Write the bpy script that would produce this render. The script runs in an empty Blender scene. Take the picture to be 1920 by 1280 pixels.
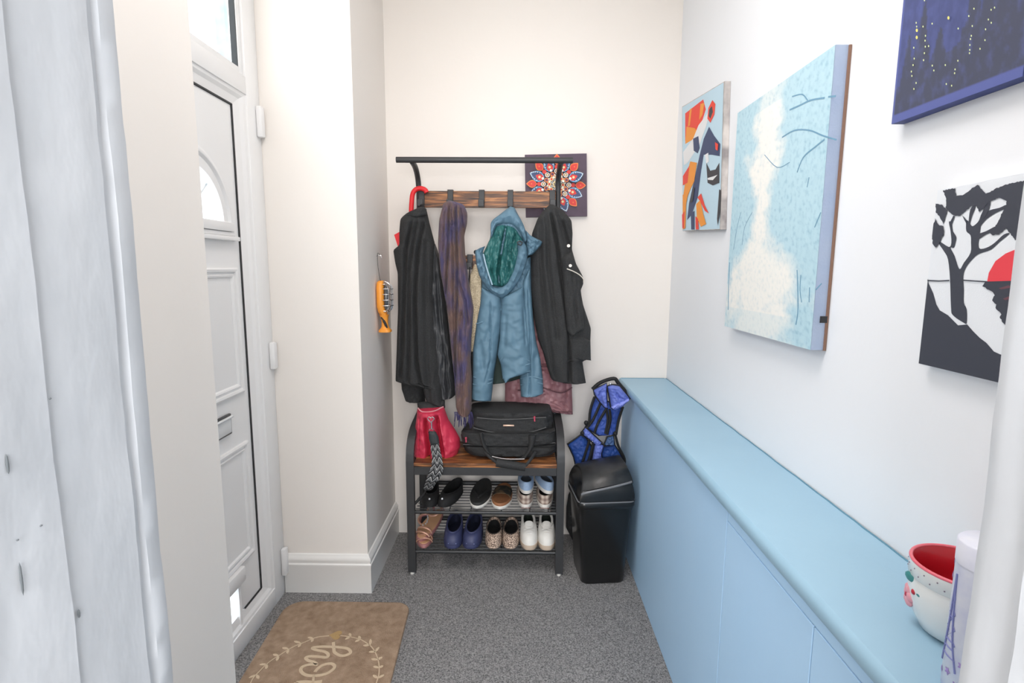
import bpy, bmesh, math, random
from mathutils import Vector, noise as mnoise
from mathutils.geometry import tessellate_polygon
random.seed(7)
sc = bpy.context.scene
PI = math.pi
# ------------------------------------------------------------------ camera
F, TH, YAW, ROLL, H = 1013.0, .137, .0110, .0055, 1.40
cam_d = bpy.data.cameras.new('camera'); cam = bpy.data.objects.new('camera', cam_d)
sc.collection.objects.link(cam); sc.camera = cam
cam_d.sensor_fit = 'HORIZONTAL'; cam_d.sensor_width = 36; cam_d.lens = 36*F/1920
cam_d.clip_start = .02; cam_d.clip_end = 60
cam.location = (0, 0, H)
from mathutils import Matrix
fwd = Vector((-math.sin(YAW)*math.cos(TH), math.cos(YAW)*math.cos(TH), -math.sin(TH)))
r0 = fwd.cross(Vector((0, 0, 1))).normalized(); u0 = r0.cross(fwd)
rt = r0*math.cos(ROLL)+u0*math.sin(ROLL); up = -r0*math.sin(ROLL)+u0*math.cos(ROLL)
cam.rotation_euler = Matrix((rt, up, -fwd)).transposed().to_euler()
# ------------------------------------------------------------------ world, light, exposure
sc.view_settings.view_transform = 'Standard'; sc.view_settings.look = 'None'
sc.view_settings.gamma = 1; sc.view_settings.use_curve_mapping = False
sc.view_settings.exposure = 0.02
w = bpy.data.worlds.new('sky'); sc.world = w; w.use_nodes = True
bg = w.node_tree.nodes['Background']
bg.inputs[0].default_value = (.90, .95, 1.0, 1); bg.inputs[1].default_value = 4.0
def area(name, loc, target, size, energy, col, sizey=None):
    l = bpy.data.lights.new(name, 'AREA'); l.energy = energy; l.color = col; l.size = size
    if sizey: l.shape = 'RECTANGLE'; l.size_y = sizey
    o = bpy.data.objects.new(name, l); sc.collection.objects.link(o); o.location = loc
    o.rotation_euler = (Vector(target)-Vector(loc)).to_track_quat('-Z', 'Y').to_euler()
    return o
area('hall_ceiling_lamp', (-.12, .95, 2.93), (-.12, .951, 0), .7, 18.5, (1, .95, .925))
area('front_fill', (-.05, -1.35, 1.55), (0, 2.4, .6), 1.2, 66, (.975, .98, 1.0))  # added frontal fill behind the camera, evens out the lower hall
area('sky_over_street', (-1.9, 1.7, 2.9), (-.6, 1.75, 1.9), 1.3, 20, (.95, .97, 1.0))
# ------------------------------------------------------------------ projection helpers (photo pixel -> world plane)
def ray(x, y):
    d = fwd + rt*((x-960)/F) - up*((y-640)/F)
    return d
CAM = Vector((0, 0, H))
def pY(x, y, V): d = ray(x, y); return CAM + d*(V/d.y)
def pX(x, y, V): d = ray(x, y); return CAM + d*(V/d.x)
def pZ(x, y, V): d = ray(x, y); return CAM + d*((V-H)/d.z)
def cv(pts, ox, oy, s): return [(ox+p[0]/s, oy+p[1]/s) for p in pts]
A = lambda pts: cv(pts, 730, 380, 3.047)
B = lambda pts: cv(pts, 870, 370, 2.976)
# ------------------------------------------------------------------ materials
def lin(h):
    h = h.lstrip('#'); c = [int(h[i:i+2], 16)/255 for i in (0, 2, 4)]
    return tuple([(x/12.92 if x <= .04045 else ((x+.055)/1.055)**2.4) for x in c]+[1])
MC = {}
def M(name, hx, rough=.6, metal=0, hx2=None, scale=40, contrast=.5, bump=0, bscale=300, stretch=(1, 1, 1), coat=0, sheen=0, trans=0, detail=3, emit=None):
    if name in MC: return MC[name]
    m = bpy.data.materials.new(name); m.use_nodes = True; MC[name] = m
    nt = m.node_tree; N = nt.nodes; L = nt.links; b = N['Principled BSDF']
    b.inputs['Base Color'].default_value = lin(hx); b.inputs['Roughness'].default_value = rough
    b.inputs['Metallic'].default_value = metal; b.inputs['Coat Weight'].default_value = coat
    b.inputs['Sheen Weight'].default_value = sheen; b.inputs['Transmission Weight'].default_value = trans
    tc = N.new('ShaderNodeTexCoord'); mp = N.new('ShaderNodeMapping'); mp.inputs['Scale'].default_value = stretch
    L.new(tc.outputs['Object'], mp.inputs['Vector'])
    if hx2:
        n = N.new('ShaderNodeTexNoise'); n.inputs['Scale'].default_value = scale; n.inputs['Detail'].default_value = detail
        L.new(mp.outputs[0], n.inputs['Vector'])
        r = N.new('ShaderNodeValToRGB'); r.color_ramp.elements[0].position = .5-contrast/2; r.color_ramp.elements[1].position = .5+contrast/2
        r.color_ramp.elements[0].color = lin(hx); r.color_ramp.elements[1].color = lin(hx2)
        L.new(n.outputs[0], r.inputs[0]); L.new(r.outputs[0], b.inputs['Base Color'])
    if bump:
        n2 = N.new('ShaderNodeTexNoise'); n2.inputs['Scale'].default_value = bscale; n2.inputs['Detail'].default_value = 4
        L.new(mp.outputs[0], n2.inputs['Vector'])
        bp = N.new('ShaderNodeBump'); bp.inputs['Strength'].default_value = bump; bp.inputs['Distance'].default_value = .004
        L.new(n2.outputs[0], bp.inputs['Height']); L.new(bp.outputs[0], b.inputs['Normal'])
    return m
def MV(name, rough=.6):          # paint colour stored per vertex
    m = bpy.data.materials.new(name); m.use_nodes = True; nt = m.node_tree
    a = nt.nodes.new('ShaderNodeVertexColor'); a.layer_name = 'paint'
    b = nt.nodes['Principled BSDF']; b.inputs['Roughness'].default_value = rough
    nt.links.new(a.outputs[0], b.inputs['Base Color']); return m
def wood_mat(name):
    m = bpy.data.materials.new(name); m.use_nodes = True; nt = m.node_tree; N = nt.nodes; L = nt.links
    b = N['Principled BSDF']; b.inputs['Roughness'].default_value = .45
    tc = N.new('ShaderNodeTexCoord'); mp = N.new('ShaderNodeMapping'); mp.inputs['Scale'].default_value = (1.6, 11, 22)
    L.new(tc.outputs['Object'], mp.inputs[0])
    n = N.new('ShaderNodeTexNoise'); n.inputs['Scale'].default_value = 3.2; n.inputs['Detail'].default_value = 8; n.inputs['Distortion'].default_value = 1.4
    L.new(mp.outputs[0], n.inputs[0])
    r = N.new('ShaderNodeValToRGB'); e = r.color_ramp.elements
    e[0].position = .33; e[0].color = lin('2C1B12'); e[1].position = .68; e[1].color = lin('C98A52')
    x = e.new(.45); x.color = lin('5E3C25'); x = e.new(.55); x.color = lin('8F5B34')
    L.new(n.outputs[0], r.inputs[0]); L.new(r.outputs[0], b.inputs['Base Color'])
    bp = N.new('ShaderNodeBump'); bp.inputs['Strength'].default_value = .2; bp.inputs['Distance'].default_value = .002
    L.new(n.outputs[0], bp.inputs['Height']); L.new(bp.outputs[0], b.inputs['Normal'])
    return m
def chevron_mat():
    m = bpy.data.materials.new('chevron'); m.use_nodes = True; nt = m.node_tree; N = nt.nodes; L = nt.links
    b = N['Principled BSDF']; b.inputs['Roughness'].default_value = .8
    tc = N.new('ShaderNodeTexCoord'); sp = N.new('ShaderNodeSeparateXYZ'); L.new(tc.outputs['UV'], sp.inputs[0])
    def ma(op, a, bb=None):
        n = N.new('ShaderNodeMath'); n.operation = op
        for i, v in enumerate((a, bb)):
            if v is None: continue
            if isinstance(v, (int, float)): n.inputs[i].default_value = v
            else: L.new(v, n.inputs[i])
        return n.outputs[0]
    u = ma('PINGPONG', ma('MULTIPLY', sp.outputs[0], 4.0), 1.0)
    t = ma('FRACT', ma('ADD', ma('MULTIPLY', sp.outputs[1], 1.0), ma('MULTIPLY', u, .8)))
    r = N.new('ShaderNodeValToRGB'); r.color_ramp.interpolation = 'CONSTANT'; e = r.color_ramp.elements
    e[0].position = 0; e[0].color = lin('1E1F21'); e[1].position = .42; e[1].color = lin('A7A8A8')
    x = e.new(.62); x.color = lin('2A2B2D'); x = e.new(.80); x.color = lin('6E7072')
    L.new(t, r.inputs[0]); L.new(r.outputs[0], b.inputs['Base Color']); return m
def tartan_mat():
    m = bpy.data.materials.new('tartan_canvas'); m.use_nodes = True; nt = m.node_tree; N = nt.nodes; L = nt.links
    b = N['Principled BSDF']; b.inputs['Roughness'].default_value = .85
    tc = N.new('ShaderNodeTexCoord')
    cols = []
    for d in ('X', 'Z'):
        wv = N.new('ShaderNodeTexWave'); wv.bands_direction = d; wv.inputs['Scale'].default_value = 14
        L.new(tc.outputs['Object'], wv.inputs[0]); cols.append(wv.outputs[1])
    ad = N.new('ShaderNodeMath'); ad.operation = 'ADD'; L.new(cols[0], ad.inputs[0]); L.new(cols[1], ad.inputs[1])
    r = N.new('ShaderNodeValToRGB'); e = r.color_ramp.elements
    e[0].position = .1; e[0].color = lin('7C6A63'); e[1].position = .95; e[1].color = lin('CFC3B6'); x = e.new(.5); x.color = lin('A59286')
    h = N.new('ShaderNodeMath'); h.operation = 'MULTIPLY'; h.inputs[1].default_value = .5; L.new(ad.outputs[0], h.inputs[0])
    L.new(h.outputs[0], r.inputs[0]); L.new(r.outputs[0], b.inputs['Base Color']); return m

white_wall = M('wall_paint', 'EFEAE4', .85, bump=.12, bscale=35)
cool_lit_wall = M('wall_paint_cool_light', 'EDF0F4', .85, bump=.12, bscale=35)  # right wall: cool light put into the wall colour
gloss_white = M('gloss_white_paint', 'ECEBE8', .42, bump=.10, bscale=12)
jamb_paint = M('old_gloss_paint', 'C9CDD2', .5, hx2='BCC1C7', scale=14, contrast=.5, bump=.9, bscale=16, stretch=(1, 1, .5), detail=5)
upvc = M('white_upvc', 'EDEDED', .35)
gasket = M('black_gasket', '26282A', .6)
carpet = M('grey_carpet', '4A4B4D', .95, hx2='ABA9A8', scale=210, contrast=.42, bump=1.0, bscale=260, detail=3)
blue_paint = M('pale_blue_paint', '9CC0D6', .45, hx2='A0C4D9', scale=5, bump=.12, bscale=30)
blue_front = M('blue_front_paint', 'B2D8F8', .5, hx2='B7DBF9', scale=4, bump=.15, bscale=60, stretch=(1, 1, .3))
black_metal = M('black_powder_metal', '3B3C3E', .5, metal=.2)
shelf_metal = M('shelf_wire_metal', '3A3C3E', .4, metal=.4)
chrome = M('chrome', 'D8D8DA', .2, metal=1)
rustic = wood_mat('rustic_brown_wood')
wool = M('black_wool', '242526', .97, hx2='393A3B', scale=260, contrast=.5, bump=.5, bscale=400)
lining = M('black_satin_lining', '333538', .5, bump=.3, bscale=60)
scarf_m = M('purple_brown_scarf', '453F63', .75, hx2='675049', scale=16, contrast=.2, bump=.3, bscale=300, stretch=(1, 1, .45), detail=6, sheen=.1)
jacket_m = M('dusty_blue_shell', '567689', .6, hx2='5E7F93', scale=10, contrast=.6, bump=.05, bscale=90, stretch=(1, 1, .6))
teal = M('teal_lining', '24595A', .45, hx2='33706F', scale=14, contrast=.7, bump=.15, bscale=30, stretch=(1, 1, .3))
pinkc = M('dusty_pink_padding', '8A6066', .5, hx2='966B70', scale=12, bump=.3, bscale=40)
cream_m = M('cream_weave', 'EADCC0', .9, hx2='C4B394', scale=220, contrast=.2, bump=.8, bscale=220)
red_leather = M('red_leather', 'C8304C', .42, hx2='D23E58', scale=12, bump=.08, bscale=160)
red_cloth = M('red_umbrella_cloth', 'E0232B', .5)
black_nylon = M('black_nylon', '202122', .75, hx2='303132', scale=320, contrast=.4, bump=.5, bscale=350)
black_trim = M('black_webbing', '17181A', .7)
black_plastic = M('black_plastic', '0F1011', .3, bump=.08, bscale=25, coat=.3)
royal = M('royal_blue_nylon', '2F4C9C', .6, hx2='3F5EB4', scale=22, contrast=.5, bump=.3, bscale=60)
peri = M('periwinkle_nylon', '5A6CBE', .6, hx2='6D7ECC', scale=25, contrast=.5, bump=.3, bscale=60)
rubber_white = M('white_rubber', 'E4E2DC', .55)
orange_m = M('orange_plastic', 'F7A23C', .4)
# ------------------------------------------------------------------ object helpers
def tag(o, label=None, cat=None, group=None, kind=None):
    if label: o['label'] = label
    if cat: o['category'] = cat
    if group: o['group'] = group
    if kind: o['kind'] = kind
    return o
def thing(name, label, cat, loc=(0, 0, 0), rot=(0, 0, 0), group=None):
    o = bpy.data.objects.new(name, None); sc.collection.objects.link(o)
    o.empty_display_size = .05; o.location = loc; o.rotation_euler = rot
    return tag(o, label, cat, group)
def root_of(p):
    while p.parent: p = p.parent
    return p
def obj(name, geo, mats, parent=None, smooth=True, local=False, uv=None, colors=None, idx=None, auto=None):
    V, Fc = geo[0], geo[1]
    V = [Vector(v) for v in V]
    if parent is not None and not local:
        off = root_of(parent).location; V = [v-off for v in V]
    org = Vector((0, 0, 0))
    if parent is None:
        xs = [v.x for v in V]; ys = [v.y for v in V]; zs = [v.z for v in V]
        org = Vector(((min(xs)+max(xs))/2, (min(ys)+max(ys))/2, min(zs))); V = [v-org for v in V]
    me = bpy.data.meshes.new(name); me.from_pydata([tuple(v) for v in V], [], Fc)
    if not isinstance(mats, (list, tuple)): mats = [mats]
    for m in mats: me.materials.append(m)
    for i, p in enumerate(me.polygons):
        p.use_smooth = smooth
        if idx: p.material_index = idx[i]
    if colors:
        at = me.color_attributes.new('paint', 'FLOAT_COLOR', 'POINT')
        for i, c in enumerate(colors): at.data[i].color = c
    if uv:
        ul = me.uv_layers.new(name='UVMap')
        for p in me.polygons:
            for li in p.loop_indices: ul.data[li].uv = uv[me.loops[li].vertex_index]
    bm = bmesh.new(); bm.from_mesh(me)
    if not colors and len(geo) < 3: bmesh.ops.recalc_face_normals(bm, faces=bm.faces)
    bm.to_mesh(me); bm.free()
    if smooth: me.set_sharp_from_angle(angle=math.radians(auto or 48))
    o = bpy.data.objects.new(name, me); sc.collection.objects.link(o)
    o.location = org
    if parent is not None: o.parent = parent
    return o
def struct(name, geo, mat, parent=None, **k):
    o = obj(name, geo, mat, parent, **k)
    if parent is None: o['kind'] = 'structure'
    return o
def merge(*gs):
    V, Fc = [], []
    for g in gs:
        n = len(V); V += [Vector(v) for v in g[0]]; Fc += [tuple(i+n for i in f) for f in g[1]]
    return V, Fc
def box(x0, x1, y0, y1, z0, z1, bev=0):
    bm = bmesh.new(); bmesh.ops.create_cube(bm, size=1)
    for v in bm.verts:
        v.co = Vector((x0+(v.co.x+.5)*(x1-x0), y0+(v.co.y+.5)*(y1-y0), z0+(v.co.z+.5)*(z1-z0)))
    if bev: bmesh.ops.bevel(bm, geom=bm.edges[:], offset=bev, segments=2, affect='EDGES', profile=.5)
    bm.verts.index_update()
    g = [v.co.copy() for v in bm.verts], [tuple(v.index for v in f.verts) for f in bm.faces]
    bm.free(); return g
def prism(poly, axis, a, b):      # poly: 2D points; axis 'x','y','z' extruded from a to b
    def mk(p, t):
        return Vector((t, p[0], p[1])) if axis == 'x' else (Vector((p[0], t, p[1])) if axis == 'y' else Vector((p[0], p[1], t)))
    n = len(poly); V = [mk(p, a) for p in poly]+[mk(p, b) for p in poly]
    Fc = [(i, (i+1) % n, n+(i+1) % n, n+i) for i in range(n)]
    for t in tessellate_polygon([[Vector((p[0], p[1], 0)) for p in poly]]):
        Fc.append(tuple(t)); Fc.append(tuple(n+i for i in reversed(t)))
    return V, Fc
def smooth_path(pts, n=6):
    P = [Vector(p) for p in pts]; out = []
    for i in range(len(P)-1):
        a = P[max(i-1, 0)]; b = P[i]; c = P[i+1]; d = P[min(i+2, len(P)-1)]
        for k in range(n):
            t = k/n; out.append(.5*((2*b)+(c-a)*t+(2*a-5*b+4*c-d)*t*t+(3*b-a-3*c+d)*t**3))
    out.append(P[-1]); return out
def tube(pts, r, seg=10, closed=False, sm=0, flat=1.0):
    P = [Vector(p) for p in pts]
    if sm: P = smooth_path(P, sm)
    n = len(P); rr = r if isinstance(r, (list, tuple)) else [r]*n
    if len(rr) != n: rr = [rr[min(int(i*len(rr)/n), len(rr)-1)] for i in range(n)]
    V, Fc = [], []; prev = None
    for i in range(n):
        t = (P[(i+1) % n]-P[i-1]) if closed else (P[min(i+1, n-1)]-P[max(i-1, 0)])
        t.normalize()
        if prev is None:
            a = t.cross(Vector((0, 0, 1)));
            if a.length < .1: a = t.cross(Vector((0, 1, 0)))
        else: a = prev-t*prev.dot(t)
        a.normalize(); prev = a; b = t.cross(a)
        for k in range(seg):
            th = 2*PI*k/seg; V.append(P[i]+a*(rr[i]*math.cos(th))+b*(rr[i]*flat*math.sin(th)))
    for i in range(n if closed else n-1):
        for k in range(seg):
            j = (i+1) % n; Fc.append((i*seg+k, i*seg+(k+1) % seg, j*seg+(k+1) % seg, j*seg+k))
    if not closed:
        Fc.append(tuple(range(seg))); Fc.append(tuple((n-1)*seg+k for k in reversed(range(seg))))
    return V, Fc
def lathe(prof, c, seg=40):       # prof: (r,z) list, closed on axis where r==0
    V, Fc = [], []
    for r, z in prof:
        for k in range(seg):
            V.append(Vector((c[0]+r*math.cos(2*PI*k/seg), c[1]+r*math.sin(2*PI*k/seg), c[2]+z)))
    for i in range(len(prof)-1):
        for k in range(seg):
            Fc.append((i*seg+k, i*seg+(k+1) % seg, (i+1)*seg+(k+1) % seg, (i+1)*seg+k))
    return V, Fc
def sphere(c, r, seg=12, sx=1, sy=1, sz=1):
    V, Fc = [], []
    n = seg//2
    for i in range(n+1):
        a = PI*i/n
        for k in range(seg):
            V.append(Vector((c[0]+r*sx*math.sin(a)*math.cos(2*PI*k/seg), c[1]+r*sy*math.sin(a)*math.sin(2*PI*k/seg), c[2]+r*sz*math.cos(a))))
    for i in range(n):
        for k in range(seg): Fc.append((i*seg+k, i*seg+(k+1) % seg, (i+1)*seg+(k+1) % seg, (i+1)*seg+k))
    return V, Fc
def rrect(w, d, r, n=6):
    out = []
    for cx, cy, a0 in ((w/2-r, d/2-r, 0), (-w/2+r, d/2-r, PI/2), (-w/2+r, -d/2+r, PI), (w/2-r, -d/2+r, 1.5*PI)):
        for k in range(n+1):
            a = a0+PI/2*k/n; out.append((cx+r*math.cos(a), cy+r*math.sin(a)))
    return out
def loft(rings, cap0=True, cap1=True, close=True):
    V, Fc = [], []; n = len(rings[0])
    for r in rings: V += [Vector(p) for p in r]
    for i in range(len(rings)-1):
        for k in range(n if close else n-1):
            Fc.append((i*n+k, i*n+(k+1) % n, (i+1)*n+(k+1) % n, (i+1)*n+k))
    if cap0: Fc.append(tuple(range(n)))
    if cap1: Fc.append(tuple((len(rings)-1)*n+k for k in reversed(range(n))))
    return V, Fc
def interp(poly, y):              # x extents of a polygon at height y
    xs = []
    n = len(poly)
    for i in range(n):
        a = poly[i]; b = poly[(i+1) % n]
        if (a[1]-y)*(b[1]-y) <= 0 and a[1] != b[1]:
            xs.append(a[0]+(b[0]-a[0])*(y-a[1])/(b[1]-a[1]))
    return (min(xs), max(xs)) if xs else None
def polyx(line, y):
    if y < line[0][1] or y > line[-1][1]: return None
    for a, b in zip(line, line[1:]):
        if a[1] <= y <= b[1]: return a[0]+(b[0]-a[0])*(y-a[1])/max(b[1]-a[1], 1e-6)
def drape(poly, Y, T, creases=(), nz=(.006, .02, .006), nx=44, ny=70, p=2.4, lean=0, seed=0, topround=14, botround=4, back=.35, hump=0):
    """hanging cloth: an outline at depth Y, thickness T towards the room, folds as traced creases (points, depth m, half width px)"""
    y0 = min(q[1] for q in poly); y1 = max(q[1] for q in poly)
    ex = []
    for j in range(ny+1):
        y = y0+(y1-y0)*j/ny; y = min(max(y, y0+.15), y1-.15)
        e = interp(poly, y); ex.append((y, e[0], e[1]))
    # light smoothing of the outline
    for _ in range(1):
        ex = [ex[0]]+[(ex[j][0], (ex[j-1][1]+2*ex[j][1]+ex[j+1][1])/4, (ex[j-1][2]+2*ex[j][2]+ex[j+1][2])/4) for j in range(1, ny)]+[ex[-1]]
    V = []
    fr, bk = [], []
    for j, (y, a, b) in enumerate(ex):
        v = j/ny; env = min(1, ((y-y0)/topround))**.5*min(1, .25+(y1-y)/max(botround, .1))
        rf, rb = [], []
        for i in range(nx+1):
            u = i/nx; x = a+(b-a)*u
            bul = max(0, 1-abs(2*u-1)**p)**.5
            d = T*bul*env*(1+hump*math.sin(PI*v))
            for ln, amp, wd in creases:
                cx = polyx(ln, y)
                if cx is None: continue
                fade = min(1, (y-ln[0][1])/12, (ln[-1][1]-y)/12+.35)
                d -= amp*math.exp(-((x-cx)/wd)**2)*max(fade, 0)*min(1, bul*1.5)
            q = Vector((x*nz[1]+seed*7.3, y*nz[2]+seed, seed))
            d += (mnoise.noise(q*4)+.5*mnoise.noise(q*9))*nz[0]*min(1, bul*1.4)
            P = pY(x, y, Y); 
            rf.append(P+Vector((0, -d-lean*v, 0)))
            rb.append(P+Vector((0, back*T*bul*env-lean*v, 0)))
        fr.append(rf); bk.append(rb)
    n = nx+1; V = [p for r in fr for p in r]+[p for r in bk for p in r]; m = n*(ny+1)
    Fc = []
    for j in range(ny):
        for i in range(nx):
            Fc.append((j*n+i, j*n+i+1, (j+1)*n+i+1, (j+1)*n+i)); Fc.append((m+j*n+i, m+(j+1)*n+i, m+(j+1)*n+i+1, m+j*n+i+1))
        Fc.append((j*n, (j+1)*n, m+(j+1)*n, m+j*n)); Fc.append((j*n+nx, m+j*n+nx, m+(j+1)*n+nx, (j+1)*n+nx))
    for i in range(nx):
        Fc.append((i, m+i, m+i+1, i+1)); k = ny*n; Fc.append((k+i, k+i+1, m+k+i+1, m+k+i))
    return V, Fc
def resample(pts, n):
    P = [Vector((p[0], p[1], p[2] if len(p) > 2 else 0)) for p in pts]
    P = smooth_path(P, 8)
    d = [0]
    for a, b in zip(P, P[1:]): d.append(d[-1]+(b-a).length)
    out = []; k = 0
    for i in range(n+1):
        t = d[-1]*i/n
        while k < len(d)-2 and d[k+1] < t: k += 1
        s = (t-d[k])/max(d[k+1]-d[k], 1e-9); out.append(P[k].lerp(P[k+1], min(max(s, 0), 1)))
    return out
def band(o, i_, Y, T, n=50, m=8, wr=.0):      # strip of cloth between two traced lines
    a = resample(o, n); b = resample(i_, n); rings = []
    for k in range(n+1):
        ring = []
        for q in range(m+1):
            t = q/m; x = a[k].x+(b[k].x-a[k].x)*t; y = a[k].y+(b[k].y-a[k].y)*t
            P = pY(x, y, Y); s = math.sin(PI*t)**.6*T+wr*mnoise.noise(Vector((k*.35, t*3, 2)))*math.sin(PI*t)
            ring.append(P+Vector((0, -s, 0)))
        for q in range(m, -1, -1):
            t = q/m; x = a[k].x+(b[k].x-a[k].x)*t; y = a[k].y+(b[k].y-a[k].y)*t
            ring.append(pY(x, y, Y)+Vector((0, .004, 0)))
        rings.append(ring)
    return loft(rings)
def ribbon(pts, wid, thick, nrm=(0, 0, 1), sm=0):    # flat ribbon along a path in the plane with normal nrm
    P = [Vector(p) for p in pts]
    if sm: P = smooth_path(P, sm)
    nrm = Vector(nrm).normalized(); V, Fc = [], []; n = len(P)
    for i in range(n):
        t = P[min(i+1, n-1)]-P[max(i-1, 0)]
        s = t.cross(nrm)
        s = s.normalized()*(wid[i] if isinstance(wid, list) else wid)/2 if s.length > 1e-9 else Vector((0, 0, 0))
        V += [P[i]-s, P[i]+s, P[i]+s+nrm*thick, P[i]-s+nrm*thick]
    for i in range(n-1):
        for k in range(4): Fc.append((i*4+k, i*4+(k+1) % 4, i*4+4+(k+1) % 4, i*4+4+k))
    Fc.append((0, 1, 2, 3)); k = (n-1)*4; Fc.append((k+3, k+2, k+1, k))
    return V, Fc
def cyl(a, b, r, seg=16, r2=None): return tube([a, b], [r, r2 if r2 is not None else r], seg)

# ================================================================== SETTING
WX = .755; BY = 2.70; LX = -.64; DX = -1.0; CH = 3.0
struct('floor', box(-1.3, .95, -.2, BY+.1, -.06, 0), carpet)
struct('ceiling', box(-1.3, .95, .45, BY+.1, CH, CH+.08), white_wall)
struct('wall_back', box(-1.2, .95, BY, BY+.1, -.05, CH), white_wall)
struct('wall_right', box(WX, WX+.1, .47, BY, -.05, CH), cool_lit_wall)
struct('wall_left_far', box(-1.2, LX, 2.173, BY, -.05, CH), white_wall)
struct('wall_left_near', box(-1.2, LX, .53, 1.112, -.05, CH), white_wall)
struct('wall_left_over_door', box(-1.15, DX+.005, 1.112, 2.173, 2.60, CH), white_wall)
struct('wall_doorway_left', box(-1.2, -.435, .40, .53, -.05, CH), white_wall)
struct('wall_doorway_right', box(.455, .95, .33, .445, -.05, CH), white_wall)
struct('wall_doorway_over', box(-.435, .455, .40, .53, 2.12, CH), white_wall)
struct('floor_unseen', box(-1.7, 1.7, -1.9, -.2, -.06, 0), carpet)  # unseen room behind the camera, walled in to cut the sky fill
struct('ceiling_unseen', box(-1.7, 1.7, -1.9, .45, 2.5, 2.58), white_wall)
struct('wall_unseen_back', box(-1.7, 1.7, -2.0, -1.9, -.05, 2.58), white_wall)
struct('wall_unseen_left', box(-1.7, -1.6, -1.9, .40, -.05, 2.58), white_wall)
struct('wall_unseen_right', box(1.6, 1.7, -1.9, .33, -.05, 2.58), white_wall)
struct('wall_unseen_near_left', box(-1.7, -1.2, .40, .53, -.05, 2.58), white_wall)
struct('wall_unseen_near_right', box(.95, 1.7, .33, .445, -.05, 2.58), white_wall)
# skirting: moulded profile (offset from wall, height)
prof = [(0, -.0), (.016, -.0), (.016, .118), (.0175, .122), (.0175, .130), (.013, .134), (.013, .140), (.0155, .146), (.0145, .156), (.009, .163), (.006, .171), (0, .174)]
path = [(-1.0, 2.173), (LX, 2.173), (LX, BY)]
rings = [[Vector((-.998, 2.173-o, z)) for o, z in prof], [Vector((LX+o, 2.173-o, z)) for o, z in prof], [Vector((LX+o, BY, z)) for o, z in prof]]
struct('baseboard_left', loft(rings), gloss_white, smooth=True, auto=35)
struct('baseboard_left_near', loft([[Vector((LX, .575, z)) for o, z in prof]]+[[Vector((LX+o, .576, z)) for o, z in prof], [Vector((LX+o, 1.112+o, z)) for o, z in prof], [Vector((DX+.05, 1.112+o, z)) for o, z in prof]]), gloss_white, auto=35)
# near door lining: an old painted timber jamb, its mouldings and chips
def jamb(name, pts, z1=2.12, sd=0):
    nz_ = 110; rings = []
    dense = []
    for a, b in zip(pts, pts[1:]):
        L = math.hypot(b[0]-a[0], b[1]-a[1]); k = max(1, int(L/.010))
        for q in range(k): dense.append((a[0]+(b[0]-a[0])*q/k, a[1]+(b[1]-a[1])*q/k))
    dense.append(pts[-1]); bx = pts[0]
    for j in range(nz_+1):
        z = z1*j/nz_; ring = []
        for i, (x, y) in enumerate(dense):
            e = .0026*mnoise.noise(Vector((x*14+sd, y*22, z*7)))+.0010*mnoise.noise(Vector((x*60, y*60+sd, z*30)))
            ring.append(Vector((x+e*(-1 if x > 0 else 1), y, z)))
        rings.append(ring)
    return loft(rings, close=True)
lj = [(-.46, .30), (-.405, .30), (-.400, .395), (-.3975, .442), (-.4015, .446), (-.4005, .468), (-.3985, .505), (-.398, .528), (-.401, .531), (-.4035, .535), (-.403, .540), (-.399, .544), (-.398, .563), (-.401, .568), (-.46, .569), (-.46, .53)]
struct('trim_left', jamb('j', lj), jamb_paint, auto=40)
rj = [(.47, .20), (.395, .20), (.392, .30), (.394, .395), (.400, .400), (.404, .405), (.405, .440), (.409, .455), (.416, .462), (.424, .464), (.470, .464)]
struct('trim_right', jamb('j', rj, sd=5), M('frame_white_paint', 'DDE2E8', .5, bump=.5, bscale=18), auto=40)
struct('trim_over', box(-.46, .47, .30, .57, 2.12, 2.17, .004), jamb_paint)
# paint chips on the left jamb
for k, (px, py, ln) in enumerate(((40, 1085, 46), (148, 1150, 14), (14, 870, 26), (94, 747, 3), (77, 985, 2.4), (33, 1012, 2.6))):
    d = ray(px, py); s = -.3985/d.x; c = CAM+d*s
    struct('trim_chip', sphere(c, .0016, 8, sx=.5, sy=.8, sz=ln/5), M('dark_chip', '6E7478', .8))

# ---------------- front door, frame and transom window
fr = thing('door_1', 'white front door', 'door', (DX, 1.71, 0)); del fr['label']; del fr['category']; fr['kind'] = 'structure'
yc = 1.71; ye = 2.155; yi = 2.000; zt = 1.966
def mir(y): return 2*yc-y
fz = 2.60
struct('door_frame', merge(box(DX-.05, DX, 2.072, 2.172, 0, fz, .002), box(DX-.05, DX, mir(2.172), mir(2.072), 0, fz, .002),
       box(DX-.05, DX, mir(2.072), 2.072, 2.018, 2.082, .002), box(DX-.05, DX, mir(2.072), 2.072, 2.555, fz, .002),
       box(DX-.06, DX, mir(2.072), 2.072, 0, .075, .002)), upvc, fr, auto=35)
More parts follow.
